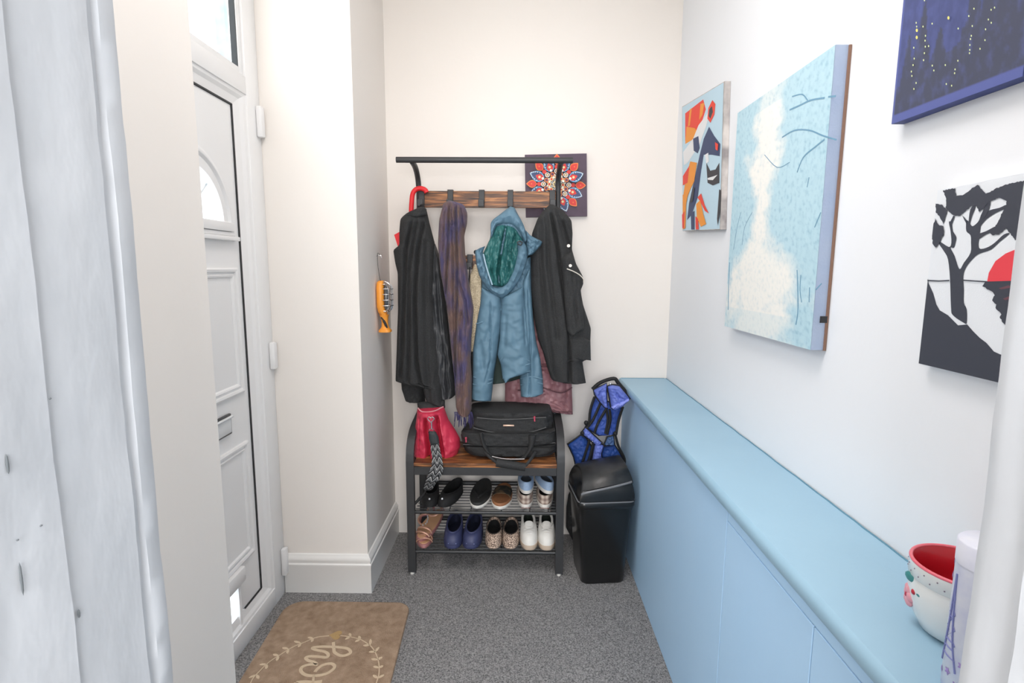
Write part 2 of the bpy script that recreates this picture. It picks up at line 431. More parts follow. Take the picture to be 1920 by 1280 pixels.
# stepped rebate sloping from frame face back to the leaf
def rebate(a0, a1, x0, x1):
    rg = []
    for (o, x) in ((0, x0), (.006, x0-.004), (.02, x0-.006), (.035, x0-.014), (.072, x1)):
        rg.append([Vector((x, mir(a0)+o, 0.07+o*.72)), Vector((x, a0-o, .07+o*.72)), Vector((x, a0-o, 2.022-o*.75)), Vector((x, mir(a0)+o, 2.022-o*.75))])
    return loft(rg, False, False)
struct('door_rebate', rebate(2.074, 0, DX-.001, DX-.022), upvc, fr, smooth=False)
struct('door_seal', merge(box(DX-.04, DX-.0195, yi-.004, yi+.003, .12, zt+.002), box(DX-.04, DX-.0195, mir(yi)-.003, mir(yi)+.004, .12, zt+.002), box(DX-.04, DX-.0195, mir(yi), yi, zt-.003, zt+.003), box(DX-.04, DX-.0195, 1.868, yi, .118, .124)), gasket, fr)
LXD = DX-.024                                     # leaf face
# leaf with real holes for the fanlight and cat flap: build as polygons around
fcz, fr_ = 1.548, .168                            # fanlight base and radius
def arc(r, z0=fcz, n=28, ry=None): return [(yc+r*math.cos(PI*k/n), z0+(ry or r)*math.sin(PI*k/n)) for k in range(n+1)]
y0l, y1l = mir(yi)+.004, yi-.004
cf = (1.632, 1.822, .098, .245)                    # cat-flap hole y0 y1 z0 z1
g1 = prism([(y0l, .124), (y1l, .124), (y1l, cf[2]), (y0l, cf[2])][::1], 'x', LXD-.03, LXD)
leaf = []
leaf.append(box(LXD-.03, LXD, y0l, cf[0], .10, cf[3])); leaf.append(box(LXD-.03, LXD, cf[1], y1l, .124, cf[3]))
leaf.append(box(LXD-.03, LXD, y0l, y1l, cf[3], fcz))
up_poly = [(y0l, fcz), (yc-fr_, fcz)]+arc(fr_)[::-1][1:-1]+[(yc+fr_, fcz), (y1l, fcz), (y1l, zt-.004), (y0l, zt-.004)]
leaf.append(prism(up_poly, 'x', LXD-.03, LXD))
lf = struct('door_leaf', merge(*leaf), upvc, fr, smooth=False)
def arch_mould(r0, r1, t0, t1, x=LXD):
    n = 30; rg = []
    for k in range(n+1):
        a = PI*k/n; c, s = math.cos(a), math.sin(a)
        rg.append([Vector((x+dx, yc+r*c, fcz+r*s)) for r, dx in ((r1, 0), (r1, t0), (r1-.008, t1), (r0+.008, t1), (r0, t0), (r0, -.012))])
    return loft(rg)
struct('fanlight_moulding', merge(arch_mould(.215, .238, .006, .010), arch_mould(.166, .214, .016, .008), box(LXD, LXD+.016, yc-.235, yc+.235, fcz-.030, fcz+.002, .003), box(LXD, LXD+.010, yc-.25, yc+.25, fcz-.046, fcz-.031, .003), box(LXD, LXD+.022, yc-.262, yc+.258, fcz-.062, fcz-.047, .003)), upvc, lf, auto=40)
def thin_glass(name, tint, diff):
    m = bpy.data.materials.new(name); m.use_nodes = True; nt = m.node_tree; N = nt.nodes; L = nt.links
    out = N['Material Output']; N.remove(N['Principled BSDF'])
    tr = N.new('ShaderNodeBsdfTransparent'); tr.inputs[0].default_value = (*tint, 1)
    tl = N.new('ShaderNodeBsdfTranslucent'); tl.inputs[0].default_value = (.95, .97, .98, 1)
    gl = N.new('ShaderNodeBsdfGlossy'); gl.inputs['Roughness'].default_value = .05
    m1 = N.new('ShaderNodeMixShader'); m1.inputs[0].default_value = diff; L.new(tr.outputs[0], m1.inputs[1]); L.new(tl.outputs[0], m1.inputs[2])
    m2 = N.new('ShaderNodeMixShader'); m2.inputs[0].default_value = .06; L.new(m1.outputs[0], m2.inputs[1]); L.new(gl.outputs[0], m2.inputs[2])
    L.new(m2.outputs[0], out.inputs[0]); return m
glassm = thin_glass('frosted_glass', (.95, .97, .98), .35)
struct('fanlight_pane', prism(arc(fr_+.004), 'x', LXD-.02, LXD-.012), glassm, lf, smooth=False)
leadg = [tube([(LXD-.010, yc, fcz+.01), (LXD-.010, yc+fr_*math.cos(a), fcz+fr_*math.sin(a))], .004, 6) for a in (PI*.25, PI*.5, PI*.75)]
struct('fanlight_bar', merge(*leadg), M('white_bar', 'D5D8DA', .5), lf)
def panel(name, y0, y1, z0, z1):
    rg = []
    for o, dx in ((0, 0), (0, .010), (.006, .013), (.014, .011), (.016, .004), (.022, .004), (.026, .009), (.032, .007), (.036, .001)):
        rg.append([Vector((LXD+dx, y0+o, z0+o)), Vector((LXD+dx, y1-o, z0+o)), Vector((LXD+dx, y1-o, z1-o)), Vector((LXD+dx, y0+o, z1-o))])
    return struct(name, loft(rg, True, True), upvc, lf, smooth=False)
for (a, b) in ((1.727, 1.956), (mir(1.956), mir(1.727))):
    panel('door_panel', a, b, .936, 1.392); panel('door_panel', a, b, .305, .748)
# letter box
lb = struct('letter_box', box(LXD, LXD+.010, mir(1.850), 1.850, .808, .882, .003), M('letterbox_black', '3A3C3F', .4), lf)
struct('letter_box_flap', merge(box(LXD+.008, LXD+.013, mir(1.842), 1.842, .815, .868, .002), tube([(LXD+.016, mir(1.845), .872), (LXD+.016, 1.845, .872)], .005, 8)), M('letterbox_silver', 'DDE0E2', .35), lf)
# cat flap
def ring_frame(y0, y1, z0, z1, wd, x0, x1, r=.025):
    o = [(a+(y0+y1)/2, b+(z0+z1)/2) for a, b in rrect(y1-y0, z1-z0, r)]
    i = [(a+(y0+y1)/2, b+(z0+z1)/2) for a, b in rrect(y1-y0-2*wd, z1-z0-2*wd, max(r-wd, .004))]
    return loft([[Vector((x0, *p)) for p in o], [Vector((x1, *p)) for p in o], [Vector((x1+.004, (p[0]+q[0])/2, (p[1]+q[1])/2)) for p, q in zip(o, i)], [Vector((x1, *p)) for p in i], [Vector((x0-.01, *p)) for p in i]], False, False)
catf = struct('cat_flap_frame', merge(ring_frame(cf[0]-.028, cf[1]+.012, cf[2]-.026, cf[3]+.012, .018, LXD-.01, LXD+.012), box(LXD, LXD+.028, cf[0]-.028, cf[1]+.026, cf[3]+.006, cf[3]+.062, .006), box(LXD+.002, LXD+.018, 1.80, 1.835, cf[2]-.03, cf[2]-.012, .003)), upvc, lf, auto=40)
struct('cat_flap_pane', box(LXD-.012, LXD-.007, cf[0]-.01, cf[1]+.004, cf[2]-.008, cf[3]+.004), glassm, lf, smooth=False)
# hinges
for z0, z1 in ((1.885, 2.0), (.985, 1.095), (.09, .21)):
    struct('door_hinge', merge(box(DX, DX+.022, 2.132, 2.158, z0, z1, .006), cyl((DX+.012, 2.156, z0+.004), (DX+.012, 2.156, z1-.004), .010, 12)), upvc, fr, auto=40)
# transom
win = thing('window_1', 'x', 'x', (DX, 1.71, 2.08)); del win['label']; del win['category']; win['kind'] = 'structure'
struct('glazing_bead', merge(box(DX-.04, DX-.008, 2.046, 2.0715, 2.083, 2.554, .003), box(DX-.04, DX-.008, mir(2.0715), mir(2.046), 2.083, 2.554, .003), box(DX-.04, DX-.008, mir(2.046), 2.046, 2.083, 2.106, .003), box(DX-.04, DX-.008, mir(2.046), 2.046, 2.53, 2.554, .003)), upvc, win, auto=40)
struct('window_gasket', merge(box(DX-.032, DX-.012, 2.042, 2.0462, 2.106, 2.53), box(DX-.032, DX-.012, mir(2.0462), mir(2.042), 2.106, 2.53)), gasket, win)
clear = thin_glass('clear_glass', (.96, .98, .98), .0)
struct('window_pane', box(DX-.030, DX-.024, mir(2.046), 2.046, 2.104, 2.532), clear, win, smooth=False)
struct('wall_outside_reveal', box(-1.105, DX-.05, 2.085, 2.165, 0, 2.62), M('grey_brick_reveal', '8FA0AE', .9, hx2='A9B6C0', scale=30))

# ================================================================== BUILT-IN CABINET
cab = thing('storage_cabinet', 'long low pale blue built-in cabinet along the right wall', 'cabinet', (.645, 1.6, 0))
cx = .535; ctop = .845
edge = [(.517, ctop-.036), (.514, ctop-.030), (.512, ctop-.016), (.514, ctop-.006), (.520, ctop), (WX-.002, ctop), (WX-.002, ctop-.036)]
obj('cabinet_top', loft([[Vector((x, y, z)) for x, z in edge] for y in (.47, BY-.003)]), blue_paint, cab, auto=40)
seam = 1.305
obj('side_panel', box(cx, cx+.018, seam+.0015, BY-.004, .0, ctop-.036, .0012), blue_front, cab, smooth=False)
obj('top_rail', box(cx+.0005, cx+.018, .472, seam-.0015, .766, ctop-.036, .001), blue_front, cab, smooth=False)
obj('door', box(cx, cx+.018, .90, seam-.0015, .0, .7635, .0015), blue_front, cab, smooth=False)
obj('door', box(cx, cx+.018, .472, .897, .0, .7635, .0015), blue_front, cab, smooth=False)
obj('carcass', merge(box(cx+.03, WX-.003, seam-.009, seam+.009, 0, ctop-.037), box(cx+.019, cx+.024, .48, BY-.006, 0, ctop-.037)), M('dark_inside', '2E3C4A', .8), cab, smooth=False)
def ragged(a, b, n, amp, wdt):
    pts = [Vector(a).lerp(Vector(b), i/n)+Vector((random.uniform(-amp, amp), random.uniform(-amp, amp)*.3, 0)) for i in range(n+1)]
    return pts
obj('caulk_bead', merge(tube(ragged((WX-.004, .48, ctop), (WX-.004, BY-.006, ctop), 60, .0012, 0), .0022, 6), tube(ragged((cx-.01, BY-.004, ctop), (WX-.01, BY-.004, ctop), 12, .001, 0), .002, 6)), M('teal_paint_edge', '5F8FA6', .6), cab)

# ================================================================== DOOR MAT
mc = [pZ(540, 1128, .012), pZ(765, 1130, .012)]
C_mat = Vector((-.69, 1.70, 0)); ang = math.atan2(.0, 1)
mat_o = thing('door_mat', 'brown rectangular door mat with a cream wreath and cursive word by the front door', 'mat', (-.69, 1.68, 0))
TLm = Vector((-.955, 2.085)); TRm = Vector((-.440, 2.085)); BRm = Vector((-.405, 1.24)); BLm = Vector((-.915, 1.24))
def matpt(u, v): a = TLm.lerp(TRm, u); b = BLm.lerp(BRm, u); return a.lerp(b, v)
outl = []
for cxx, cyy, a0, r in ((1, 0, 0, .055), (0, 0, 1, .075), (0, 1, 2, .06), (1, 1, 3, .06)):
    cu = (1-r/.515 if cxx else r/.515); cvv = (1-r/.845 if cyy else r/.845)
    for k in range(9):
        a = a0*PI/2+PI/2*k/8; outl.append(matpt(cu+r/.515*math.cos(a), cvv-r/.845*math.sin(a)))
cm = sum(outl, Vector((0, 0)))/len(outl)
rg = [[Vector((p.x, p.y, z)) if s == 1 else Vector((cm.x+(p.x-cm.x)*s, cm.y+(p.y-cm.y)*s, z)) for p in outl] for s, z in ((1, 0.0005), (1.0, .006), (.992, .010), (.98, .011))]
obj('mat_pile', loft(rg), M('brown_pile', '8C735C', .95, hx2='B69C84', scale=34, contrast=.55, bump=1.0, bscale=260, detail=8), mat_o, auto=60)
motif_m = M('cream_pile', 'D9C3A6', .95, bump=1.0, bscale=260)
MT = lambda pts: [pZ(440+x/5.647, 1110+y/5.647, .0112) for x, y in pts]
stroke = [(1045, 530), (1050, 600), (1060, 640), (1120, 672), (1180, 668), (1228, 640), (1200, 600), (1120, 585), (1000, 578), (900, 578), (822, 590), (860, 612), (950, 630), (990, 658), (975, 690), (900, 685), (800, 680), (752, 695), (780, 725), (840, 742), (870, 768), (800, 765), (720, 790), (700, 830), (740, 872), (830, 886), (960, 868), (1040, 820), (1058, 782), (1020, 757), (940, 770), (880, 810), (850, 845)]
let = merge(ribbon(MT(stroke), .0115, .0014, sm=4), ribbon(MT([(838, 880), (833, 920), (828, 1000), (800, 1080)]), .008, .0014, sm=3), ribbon(MT([(650, 958), (740, 950), (840, 956), (925, 945)]), .013, .0014, sm=3), ribbon(MT([(650, 958), (640, 1010), (700, 1060), (820, 1050)]), .013, .0014, sm=3))
obj('lettering', let, motif_m, mat_o, smooth=False)
wl = [(1000, 462), (900, 472), (830, 490), (740, 530), (640, 570), (560, 612), (480, 665), (400, 715), (330, 770), (270, 830), (200, 905), (165, 970), (130, 1060), (110, 1160)]
wr = [(1120, 460), (1220, 472), (1330, 500), (1400, 540), (1450, 580), (1490, 640), (1520, 720), (1530, 800), (1525, 880), (1500, 960), (1470, 1050), (1420, 1140)]
wg = [ribbon(MT(wl), .0035, .0012, sm=3), ribbon(MT(wr), .0035, .0012, sm=3)]
for x, y, dx, dy in ((830, 490, -55, -12), (830, 490, -15, 38), (700, 540, -70, -22), (700, 540, -25, 42), (565, 600, -60, -12), (565, 600, -5, 50), (465, 675, -58, -18), (465, 675, -20, 52), (340, 765, -75, 0), (340, 765, -5, 48), (235, 875, -85, 32), (235, 875, 20, 42),
                     (1230, 470, -15, -35), (1230, 470, -60, 30), (1330, 500, -15, -35), (1330, 500, -55, 25), (1435, 560, 5, -62), (1435, 560, -75, 5), (1490, 630, 38, -48), (1490, 630, -68, 2), (1515, 715, 48, -30), (1515, 715, -68, -8), (1525, 800, 48, -22), (1525, 800, -55, -15), (1515, 910, 68, -35), (1515, 910, -50, -32)):
    p = MT([(x, y), (x+dx*.35, y+dy*.35), (x+dx*.7, y+dy*.7), (x+dx, y+dy)])
    wg.append(ribbon(p, [.003, .0095, .010, .003], .0012))
obj('wreath', merge(*wg), motif_m, mat_o, smooth=False)
hp = []
for k in range(28):
    t = 2*PI*k/28; hx_ = 16*math.sin(t)**3; hy_ = 13*math.cos(t)-5*math.cos(2*t)-2*math.cos(3*t)-math.cos(4*t)
    q = pZ(440+1072/5.647, 1110+455/5.647, .0112); hp.append((q.x+hy_*.0016, q.y-hx_*.0015))
obj('heart', prism(hp, 'z', .0105, .0128), M('mustard_pile', 'BD9C6B', .95, bump=1.0, bscale=260), mat_o, smooth=False)

# ================================================================== COAT RACK WITH BENCH
rack = thing('coat_rack', 'black metal coat rack with wooden hook boards, bench seat and two shoe shelves', 'coat rack', (-.14, 2.47, 0))
XL, XR = -.478, .195      # leg centre lines
def side_frame(x):
    w_ = .0175
    path = [(2.315, 0.012), (2.315, .20), (2.315, .40), (2.315, .535), (2.325, .585), (2.355, .625), (2.40, .648), (2.46, .662), (2.60, .682)]
    P = [Vector((x, y, z)) for y, z in path]; P = P[:3]+smooth_path(P[3:], 4)
    rings = []
    for i, p in enumerate(P):
        t = (P[min(i+1, len(P)-1)]-P[max(i-1, 0)]).normalized(); nrm = Vector((0, -t.z, t.y))
        rings.append([p+Vector((sx*w_, 0, 0))+nrm*s for sx, s in ((-1, -.012), (1, -.012), (1, .012), (-1, .012))])
    return loft(rings)
rear = 2.64
for x in (XL, XR):
    sf = obj('side_frame', side_frame(x), black_metal, rack, auto=30)
    obj('leg', box(x-.0175, x+.0175, rear-.025, rear, .012, .70, .002), black_metal, rack, smooth=False)
    obj('side_rail', box(x-.010, x+.010, 2.325, rear-.025, .48, .515, .002), black_metal, rack, smooth=False)
    for y in (2.315, rear-.012): obj('foot_pad', cyl((x, y, 0), (x, y, .013), .010, 14), rubber_white, rack)
# posts and top bar
PXL, PXR = -.466, .182
def post(x, sgn):
    pts = [(x, 2.585, .66), (x, 2.585, 1.1), (x, 2.585, 1.55), (x, 2.585, 1.74), (x-.001, 2.570, 1.80), (x-.006*sgn*0, 2.51, 1.838), (x, 2.43, 1.852)]
    P = [Vector(p) for p in pts[:3]]+smooth_path(pts[3:], 6)
    return tube(P, .0125, 14)
obj('post', post(PXL, -1), black_metal, rack); obj('post', post(PXR, 1), black_metal, rack)
tb0 = pY(743, 301, 2.42); tb1 = pY(1074, 301, 2.42)
obj('top_bar', cyl((tb0.x, 2.42, 1.857), (tb1.x, 2.42, 1.857), .0125, 18), black_metal, rack, auto=50)
for (ya, yb) in ((358, 389), (479, 505)):
    za = pY(920, ya, 2.56).z; zb = pY(920, yb, 2.56).z
    bd = obj('hook_board', box(PXL+.012, PXR-.012, 2.562, 2.580, zb, za, .0015), rustic, rack, smooth=False)
    hk = (790, 844, 903, 957, 1036) if ya < 400 else (800, 881, 957, 1030)
    for hx_ in hk:
        X = pY(hx_, ya, 2.55).x
        g = merge(box(X-.013, X+.013, 2.552, 2.562, zb+.012, za+.003, .002), box(X-.013, X+.013, 2.515, 2.554, zb+.000, zb+.013, .002), box(X-.013, X+.013, 2.510, 2.520, zb, zb+.032, .002), box(X-.013, X+.013, 2.552, 2.585, za+.0005, za+.005, .001))
        obj('hook', g, black_metal, bd, smooth=False)
# seat
obj('seat', box(XL+.018, XR-.018, 2.300, rear-.028, .516, .534, .002), rustic, rack, smooth=False)
obj('seat_rail', merge(box(XL+.018, XR-.018, 2.303, 2.325, .478, .5155, .002), box(XL+.018, XR-.018, rear-.02, rear-.002, .478, .5155, .002)), black_metal, rack, smooth=False)
for sz in (.297, .106):
    rails = [cyl((XL+.016, 2.318, sz), (XR-.016, 2.318, sz), .008, 12), cyl((XL+.016, rear-.014, sz+.012), (XR-.016, rear-.014, sz+.012), .011, 12)]
    wires = [cyl((XL+.016, y, sz+.002), (XR-.016, y, sz+.002), .0022, 6) for y in [2.345+.031*k for k in range(9)]]
    cross = [cyl((x, 2.318, sz-.002), (x, rear-.014, sz-.002), .0026, 6) for x in (XL+.05, XL+.17, -.21, -.07, .06, XR-.05)]
    sh = obj('shoe_shelf', merge(*rails), shelf_metal, rack)
    for wv in wires: obj('shelf_wire', wv, shelf_metal, sh)
    for wv in cross: obj('shelf_wire', wv, shelf_metal, sh)

# ================================================================== HANGING THINGS
# red umbrella
um = thing('umbrella', 'bright red umbrella with a curved handle hooked behind the left black coat', 'umbrella', (-.46, 2.5, .95))
hp_ = [pY(x, y, 2.53) for x, y in ((800, 361), (797, 356), (789, 353), (780, 355), (774, 363), (772, 378), (771, 400), (771, 440))]
obj('handle', tube(hp_, .011, 12, sm=4), red_cloth, um)
um_b = pY(771, 440, 2.53); um_e = pY(775, 690, 2.56)
obj('canopy', tube([um_b, um_b.lerp(um_e, .12), um_b.lerp(um_e, .5), um_e], [.012, .034, .026, .007], 10), red_cloth, um)
obj('canopy_flap', loft([[pY(x, y, 2.50) for x, y in ((739, 440), (752, 433), (757, 452), (746, 462))], [pY(x, y, 2.506) for x, y in ((739, 440), (752, 433), (757, 452), (746, 462))]]), red_cloth, um, smooth=False)
# black wool coat, left
c1 = thing('coat', 'long black wool coat with satin lining hanging on the leftmost hook', 'coat', (-.42, 2.5, .75))
bodyp = A([(188, 22), (212, 35), (228, 110), (262, 240), (262, 400), (256, 560), (275, 760), (300, 950), (318, 1146), (215, 1132), (190, 1035), (60, 1028), (36, 1022), (45, 800), (52, 600), (50, 400), (35, 340), (24, 268), (60, 245), (60, 160), (66, 90), (108, 55), (150, 38)])
cr1 = [(A([(150, 95), (110, 260), (95, 600), (75, 1000)]), .030, 3.2), (A([(210, 100), (175, 300), (160, 560), (170, 900), (200, 1060)]), .032, 3.0), (A([(175, 90), (125, 400), (128, 700), (122, 1020)]), .022, 3.0), (A([(225, 200), (215, 500), (225, 900), (245, 1130)]), .014, 4), (A([(80, 120), (75, 260)]), .012, 3)]
obj('coat_body', drape(bodyp, 2.50, .075, cr1, (.008, .018, .005), nx=70, ny=110, seed=1, topround=30), wool, c1)
obj('coat_lining', drape(A([(262, 235), (285, 300), (320, 540), (345, 760), (375, 1000), (378, 1112), (318, 1122), (250, 1100), (240, 760), (235, 560), (240, 420)]), 2.515, .05, [(A([(270, 300), (290, 600), (330, 900), (345, 1110)]), .012, 3)], (.008, .04, .012), seed=2), lining, c1)
obj('coat_tail', drape(A([(66, 980), (200, 980), (193, 1138), (150, 1136), (95, 1128), (72, 1060)]), 2.53, .05, [], (.006, .03, .02), seed=3), wool, c1)
obj('collar', drape(A([(112, 52), (150, 36), (188, 20), (212, 33), (216, 70), (160, 90), (118, 80), (92, 72)]), 2.46, .03, [], nx=24, ny=20, seed=4), wool, c1)
obj('hanging_loop', tube([pY(x, y, 2.505) for x, y in ((786, 396), (787, 388), (789, 384), (793, 384), (796, 389), (797, 396))], .0022, 6, sm=3), black_trim, c1)
# scarf
s1 = thing('scarf', 'purple and brown patterned scarf hanging on the second hook beside the left coat', 'scarf', (-.33, 2.48, .7))
sp = A([(310, 0), (340, -12), (380, -10), (425, 8), (447, 60), (444, 120), (428, 190), (434, 300), (455, 450), (482, 600), (470, 760), (465, 900), (472, 1000), (470, 1180), (455, 1215), (400, 1210), (380, 1160), (372, 1000), (350, 800), (330, 600), (318, 540), (290, 380), (278, 240), (285, 100)])
crs = [(A([(350, 5), (345, 250), (328, 530)]), .030, 2.2), (A([(385, 5), (392, 300), (395, 500), (385, 800), (378, 1150)]), .030, 2.4), (A([(410, 20), (428, 180), (432, 330)]), .02, 2.0), (A([(362, 20), (372, 300), (372, 600), (385, 1000)]), .018, 2.0), (A([(398, 430), (440, 560), (455, 700)]), .018, 2.5), (A([(328, 20), (315, 300)]), .015, 2), (A([(420, 600), (410, 850), (425, 1200)]), .014, 2.6)]
obj('scarf_cloth', drape(sp, 2.455, .062, crs, (.008, .05, .012), nx=56, ny=110, seed=5, topround=20), scarf_m, s1)
fg = []
for k in range(26):
    u = k/25; x = 852+u*32; x2 = x+random.uniform(-3, 6); y2 = 786+random.uniform(0, 14)+u*4
    fg.append(tube([pY(x, 772, 2.43), pY((x+x2)/2+1, 780, 2.42), pY(x2, y2, 2.43)], .0016, 5, sm=2))
fo = obj('fringe', merge(*fg), M('scarf_thread', '3E3A63', .8), s1); fo['kind'] = 'stuff'
# pink padded coat behind
c3 = thing('coat', 'dusty pink padded coat mostly hidden behind the blue jacket, its hem above the laptop bag', 'coat', (.05, 2.56, .75))
pc = B([(250, 500), (500, 480), (560, 700), (600, 1010), (607, 1208), (500, 1196), (380, 1150), (228, 1150), (230, 1020), (240, 800)])
crp = [(B([(430, 860), (460, 960), (500, 1070)]), .012, 2.5), (B([(560, 900), (570, 1100), (560, 1200)]), .012, 2.5), (B([(330, 900), (345, 1140)]), .012, 3)]
obj('coat_body', drape(pc, 2.575, .045, crp, (.012, .035, .05), seed=6, botround=6), pinkc, c3)
for q in ([(300, 1075), (400, 1078), (440, 1060)], [(440, 1060), (540, 1090), (604, 1060)], [(300, 960), (420, 940), (560, 960), (598, 950)], [(380, 1152), (500, 1190), (606, 1196)]):
    obj('quilt_seam', tube([pY(*p, 2.524) for p in B(q)], .003, 6, sm=4), M('pink_seam', '5E3B42', .7), c3)
# cream woven bag behind
c4 = thing('shoulder_bag', 'cream woven bag with black base hanging between the scarf and the blue jacket', 'bag', (-.17, 2.55, .9))
obj('bag_body', drape(B([(30, 440), (60, 370), (110, 400), (140, 560), (120, 860), (30, 862), (24, 700), (26, 520)]), 2.54, .03, [(B([(45, 480), (75, 700)]), .01, 5)], seed=7), cream_m, c4)
obj('bag_base', drape(B([(30, 850), (110, 850), (100, 1130), (40, 1138), (34, 1000)]), 2.542, .03, seed=8), black_nylon, c4)
obj('strap', tube([pY(x, y, 2.51) for x, y in ((881, 500), (880, 520), (879, 545), (880, 575))], .003, 6, sm=3), black_trim, c4)
# blue hooded jacket
j = thing('jacket', 'dusty blue hooded rain jacket with teal lining hanging on the fourth hook', 'jacket', (-.02, 2.47, .78))
obj('jacket_back', drape(B([(95, 400), (375, 320), (380, 560), (400, 800), (425, 980), (225, 1034), (160, 1040), (120, 980), (90, 700)]), 2.515, .03, seed=9), M('dark_teal_inside', '24332F', .8), j)
obj('jacket_body', drape(B([(100, 420), (240, 380), (372, 330), (378, 520), (362, 600), (215, 640), (95, 600)]), 2.49, .05, [(B([(345, 420), (350, 590)]), .012, 3)], (.01, .04, .03), seed=10), jacket_m, j)
obj('sleeve', drape(B([(98, 500), (215, 545), (216, 680), (203, 760), (190, 860), (168, 980), (160, 1060), (152, 1132), (60, 1128), (44, 1124), (48, 1030), (50, 850), (70, 700), (90, 600)]), 2.47, .055, [(B([(150, 560), (150, 900), (120, 1020)]), .008, 1.6), (B([(95, 780), (110, 960)]), .012, 5), (B([(180, 600), (120, 820)]), .008, 5)], (.006, .014, .016), nx=40, ny=90, seed=11), jacket_m, j)
obj('sleeve', drape(B([(322, 470), (368, 390), (376, 520), (386, 680), (402, 800), (426, 900), (440, 1010), (443, 1108), (318, 1110), (310, 1000), (330, 900), (325, 700)]), 2.48, .05, [(B([(355, 500), (370, 760), (365, 1100)]), .010, 2.0), (B([(400, 850), (395, 1000)]), .012, 5)], (.006, .014, .016), seed=12), jacket_m, j)
obj('front_panel', drape(B([(213, 558), (330, 495), (350, 690), (368, 860), (378, 905), (372, 972), (262, 1000), (232, 1032), (214, 1000), (206, 935), (187, 880), (200, 780), (202, 690)]), 2.445, .055, [(B([(330, 600), (345, 820)]), .012, 2.2), (B([(235, 640), (225, 840)]), .010, 4), (B([(275, 700), (290, 830)]), .006, 6)], (.006, .012, .018), nx=44, ny=80, seed=13), jacket_m, j)
def fold_line(pts, Y, r=.004, m=None): return tube([pY(*p, Y) for p in B(pts)], [r*.4, r, r, r*.5], 6, sm=5)
for ln_, Y_ in (([(205, 905), (240, 880), (300, 888), (366, 912)], 2.402), ([(215, 1010), (280, 975), (330, 975), (372, 968)], 2.405), ([(315, 1045), (380, 1032), (440, 1040)], 2.440), ([(315, 1010), (370, 1000), (438, 1012)], 2.438), ([(48, 1040), (100, 1050), (158, 1030)], 2.424), ([(52, 1000), (110, 1022), (160, 1012)], 2.425), ([(65, 705), (120, 690), (150, 660)], 2.425), ([(290, 935), (330, 940), (372, 925)], 2.402)):
    obj('wrinkle', fold_line(ln_, Y_), jacket_m, j)
# hood
obj('hood', drape(B([(258, 50), (282, 56), (322, 135), (348, 195), (352, 300), (345, 330), (130, 330), (140, 250), (148, 210), (148, 170), (155, 132), (200, 95)]), 2.49, .055, [(B([(270, 60), (250, 140)]), .006, 4)], (.008, .04, .04), seed=14), jacket_m, j)
obj('hood_flap', drape(B([(345, 185), (372, 214), (442, 248), (430, 270), (385, 318), (352, 330), (342, 250)]), 2.465, .06, [(B([(368, 215), (400, 260), (398, 300)]), .012, 3)], (.01, .05, .05), nx=30, ny=30, seed=15), jacket_m, j)
obj('hood_brim', band(B([(150, 222), (148, 170), (156, 130), (205, 92), (262, 60), (300, 95), (335, 160), (352, 230)]), B([(160, 218), (170, 185), (185, 155), (230, 148), (262, 150), (290, 168), (318, 205), (340, 255)]), 2.435, .02, wr=.012), jacket_m, j)
obj('hood_lining', drape(B([(182, 158), (232, 150), (285, 170), (330, 240), (312, 300), (300, 400), (260, 470), (220, 500), (160, 496), (118, 420), (102, 320), (130, 262), (155, 210)]), 2.45, .045, [(B([(235, 160), (205, 330), (190, 420), (200, 495)]), .040, 2.6), (B([(290, 180), (262, 330), (240, 460)]), .020, 3), (B([(175, 200), (150, 330), (165, 480)]), .018, 4), (B([(255, 200), (235, 440)]), .015, 3)], (.012, .07, .015), nx=50, ny=60, seed=16), teal, j)
obj('hood_rim', band(B([(64, 296), (62, 320), (75, 400), (100, 465), (150, 528), (210, 560), (258, 530), (312, 455), (346, 370), (354, 320), (346, 268), (322, 240)]), B([(118, 272), (106, 310), (118, 370), (138, 430), (158, 492), (200, 500), (238, 478), (266, 430), (286, 370), (300, 305), (296, 265), (304, 248)]), 2.425, .025, n=80, wr=.02), jacket_m, j)
obj('drawcord', tube([pY(*p, 2.405) for p in B([(108, 315), (122, 375), (140, 435), (158, 488)])], .0035, 6, sm=4), M('cord_blue', '9FB9C9', .7), j)
obj('cord_eyelet', tube([pY(*p, 2.395)+Vector((0, 0, 0)) for p in B([(298, 250), (312, 243), (326, 252), (318, 266), (302, 262)])], .004, 6, closed=True), M('dark_eyelet', '2B3338', .4), j)
obj('toggle', sphere(pY(*B([(66, 305)])[0], 2.45), .010, 10), black_trim, j)
# black coat, right
c2 = thing('coat', 'black wool coat with two snap buttons hanging on the rightmost hook', 'coat', (.17, 2.48, .8))
b2 = B([(478, 40), (500, 40), (560, 80), (600, 130), (606, 200), (602, 290), (625, 370), (668, 450), (666, 482), (650, 520), (665, 600), (708, 730), (705, 800), (708, 905), (682, 896), (655, 872), (666, 950), (680, 1032), (580, 1030), (490, 1022), (465, 950), (440, 860), (415, 800), (395, 700), (372, 520), (368, 320), (380, 200), (410, 120), (440, 75)])
cr2 = [(B([(480, 80), (520, 300), (560, 600), (580, 760), (584, 1025)]), .034, 3.2), (B([(430, 130), (425, 350), (450, 620), (500, 1000)]), .018, 4), (B([(535, 110), (590, 300), (600, 420), (650, 700)]), .026, 3.4), (B([(455, 90), (470, 400), (520, 800)]), .018, 4), (B([(510, 70), (560, 260)]), .016, 3)]
obj('coat_body', drape(b2, 2.50, .075, cr2, (.008, .016, .005), nx=72, ny=110, seed=17, topround=30), wool, c2)
obj('coat_sleeve', drape(B([(545, 330), (600, 300), (628, 380), (652, 520), (665, 640), (671, 732), (600, 772), (574, 745), (560, 600)]), 2.445, .045, [(B([(600, 400), (625, 700)]), .012, 4)], (.008, .03, .01), seed=18), wool, c2)
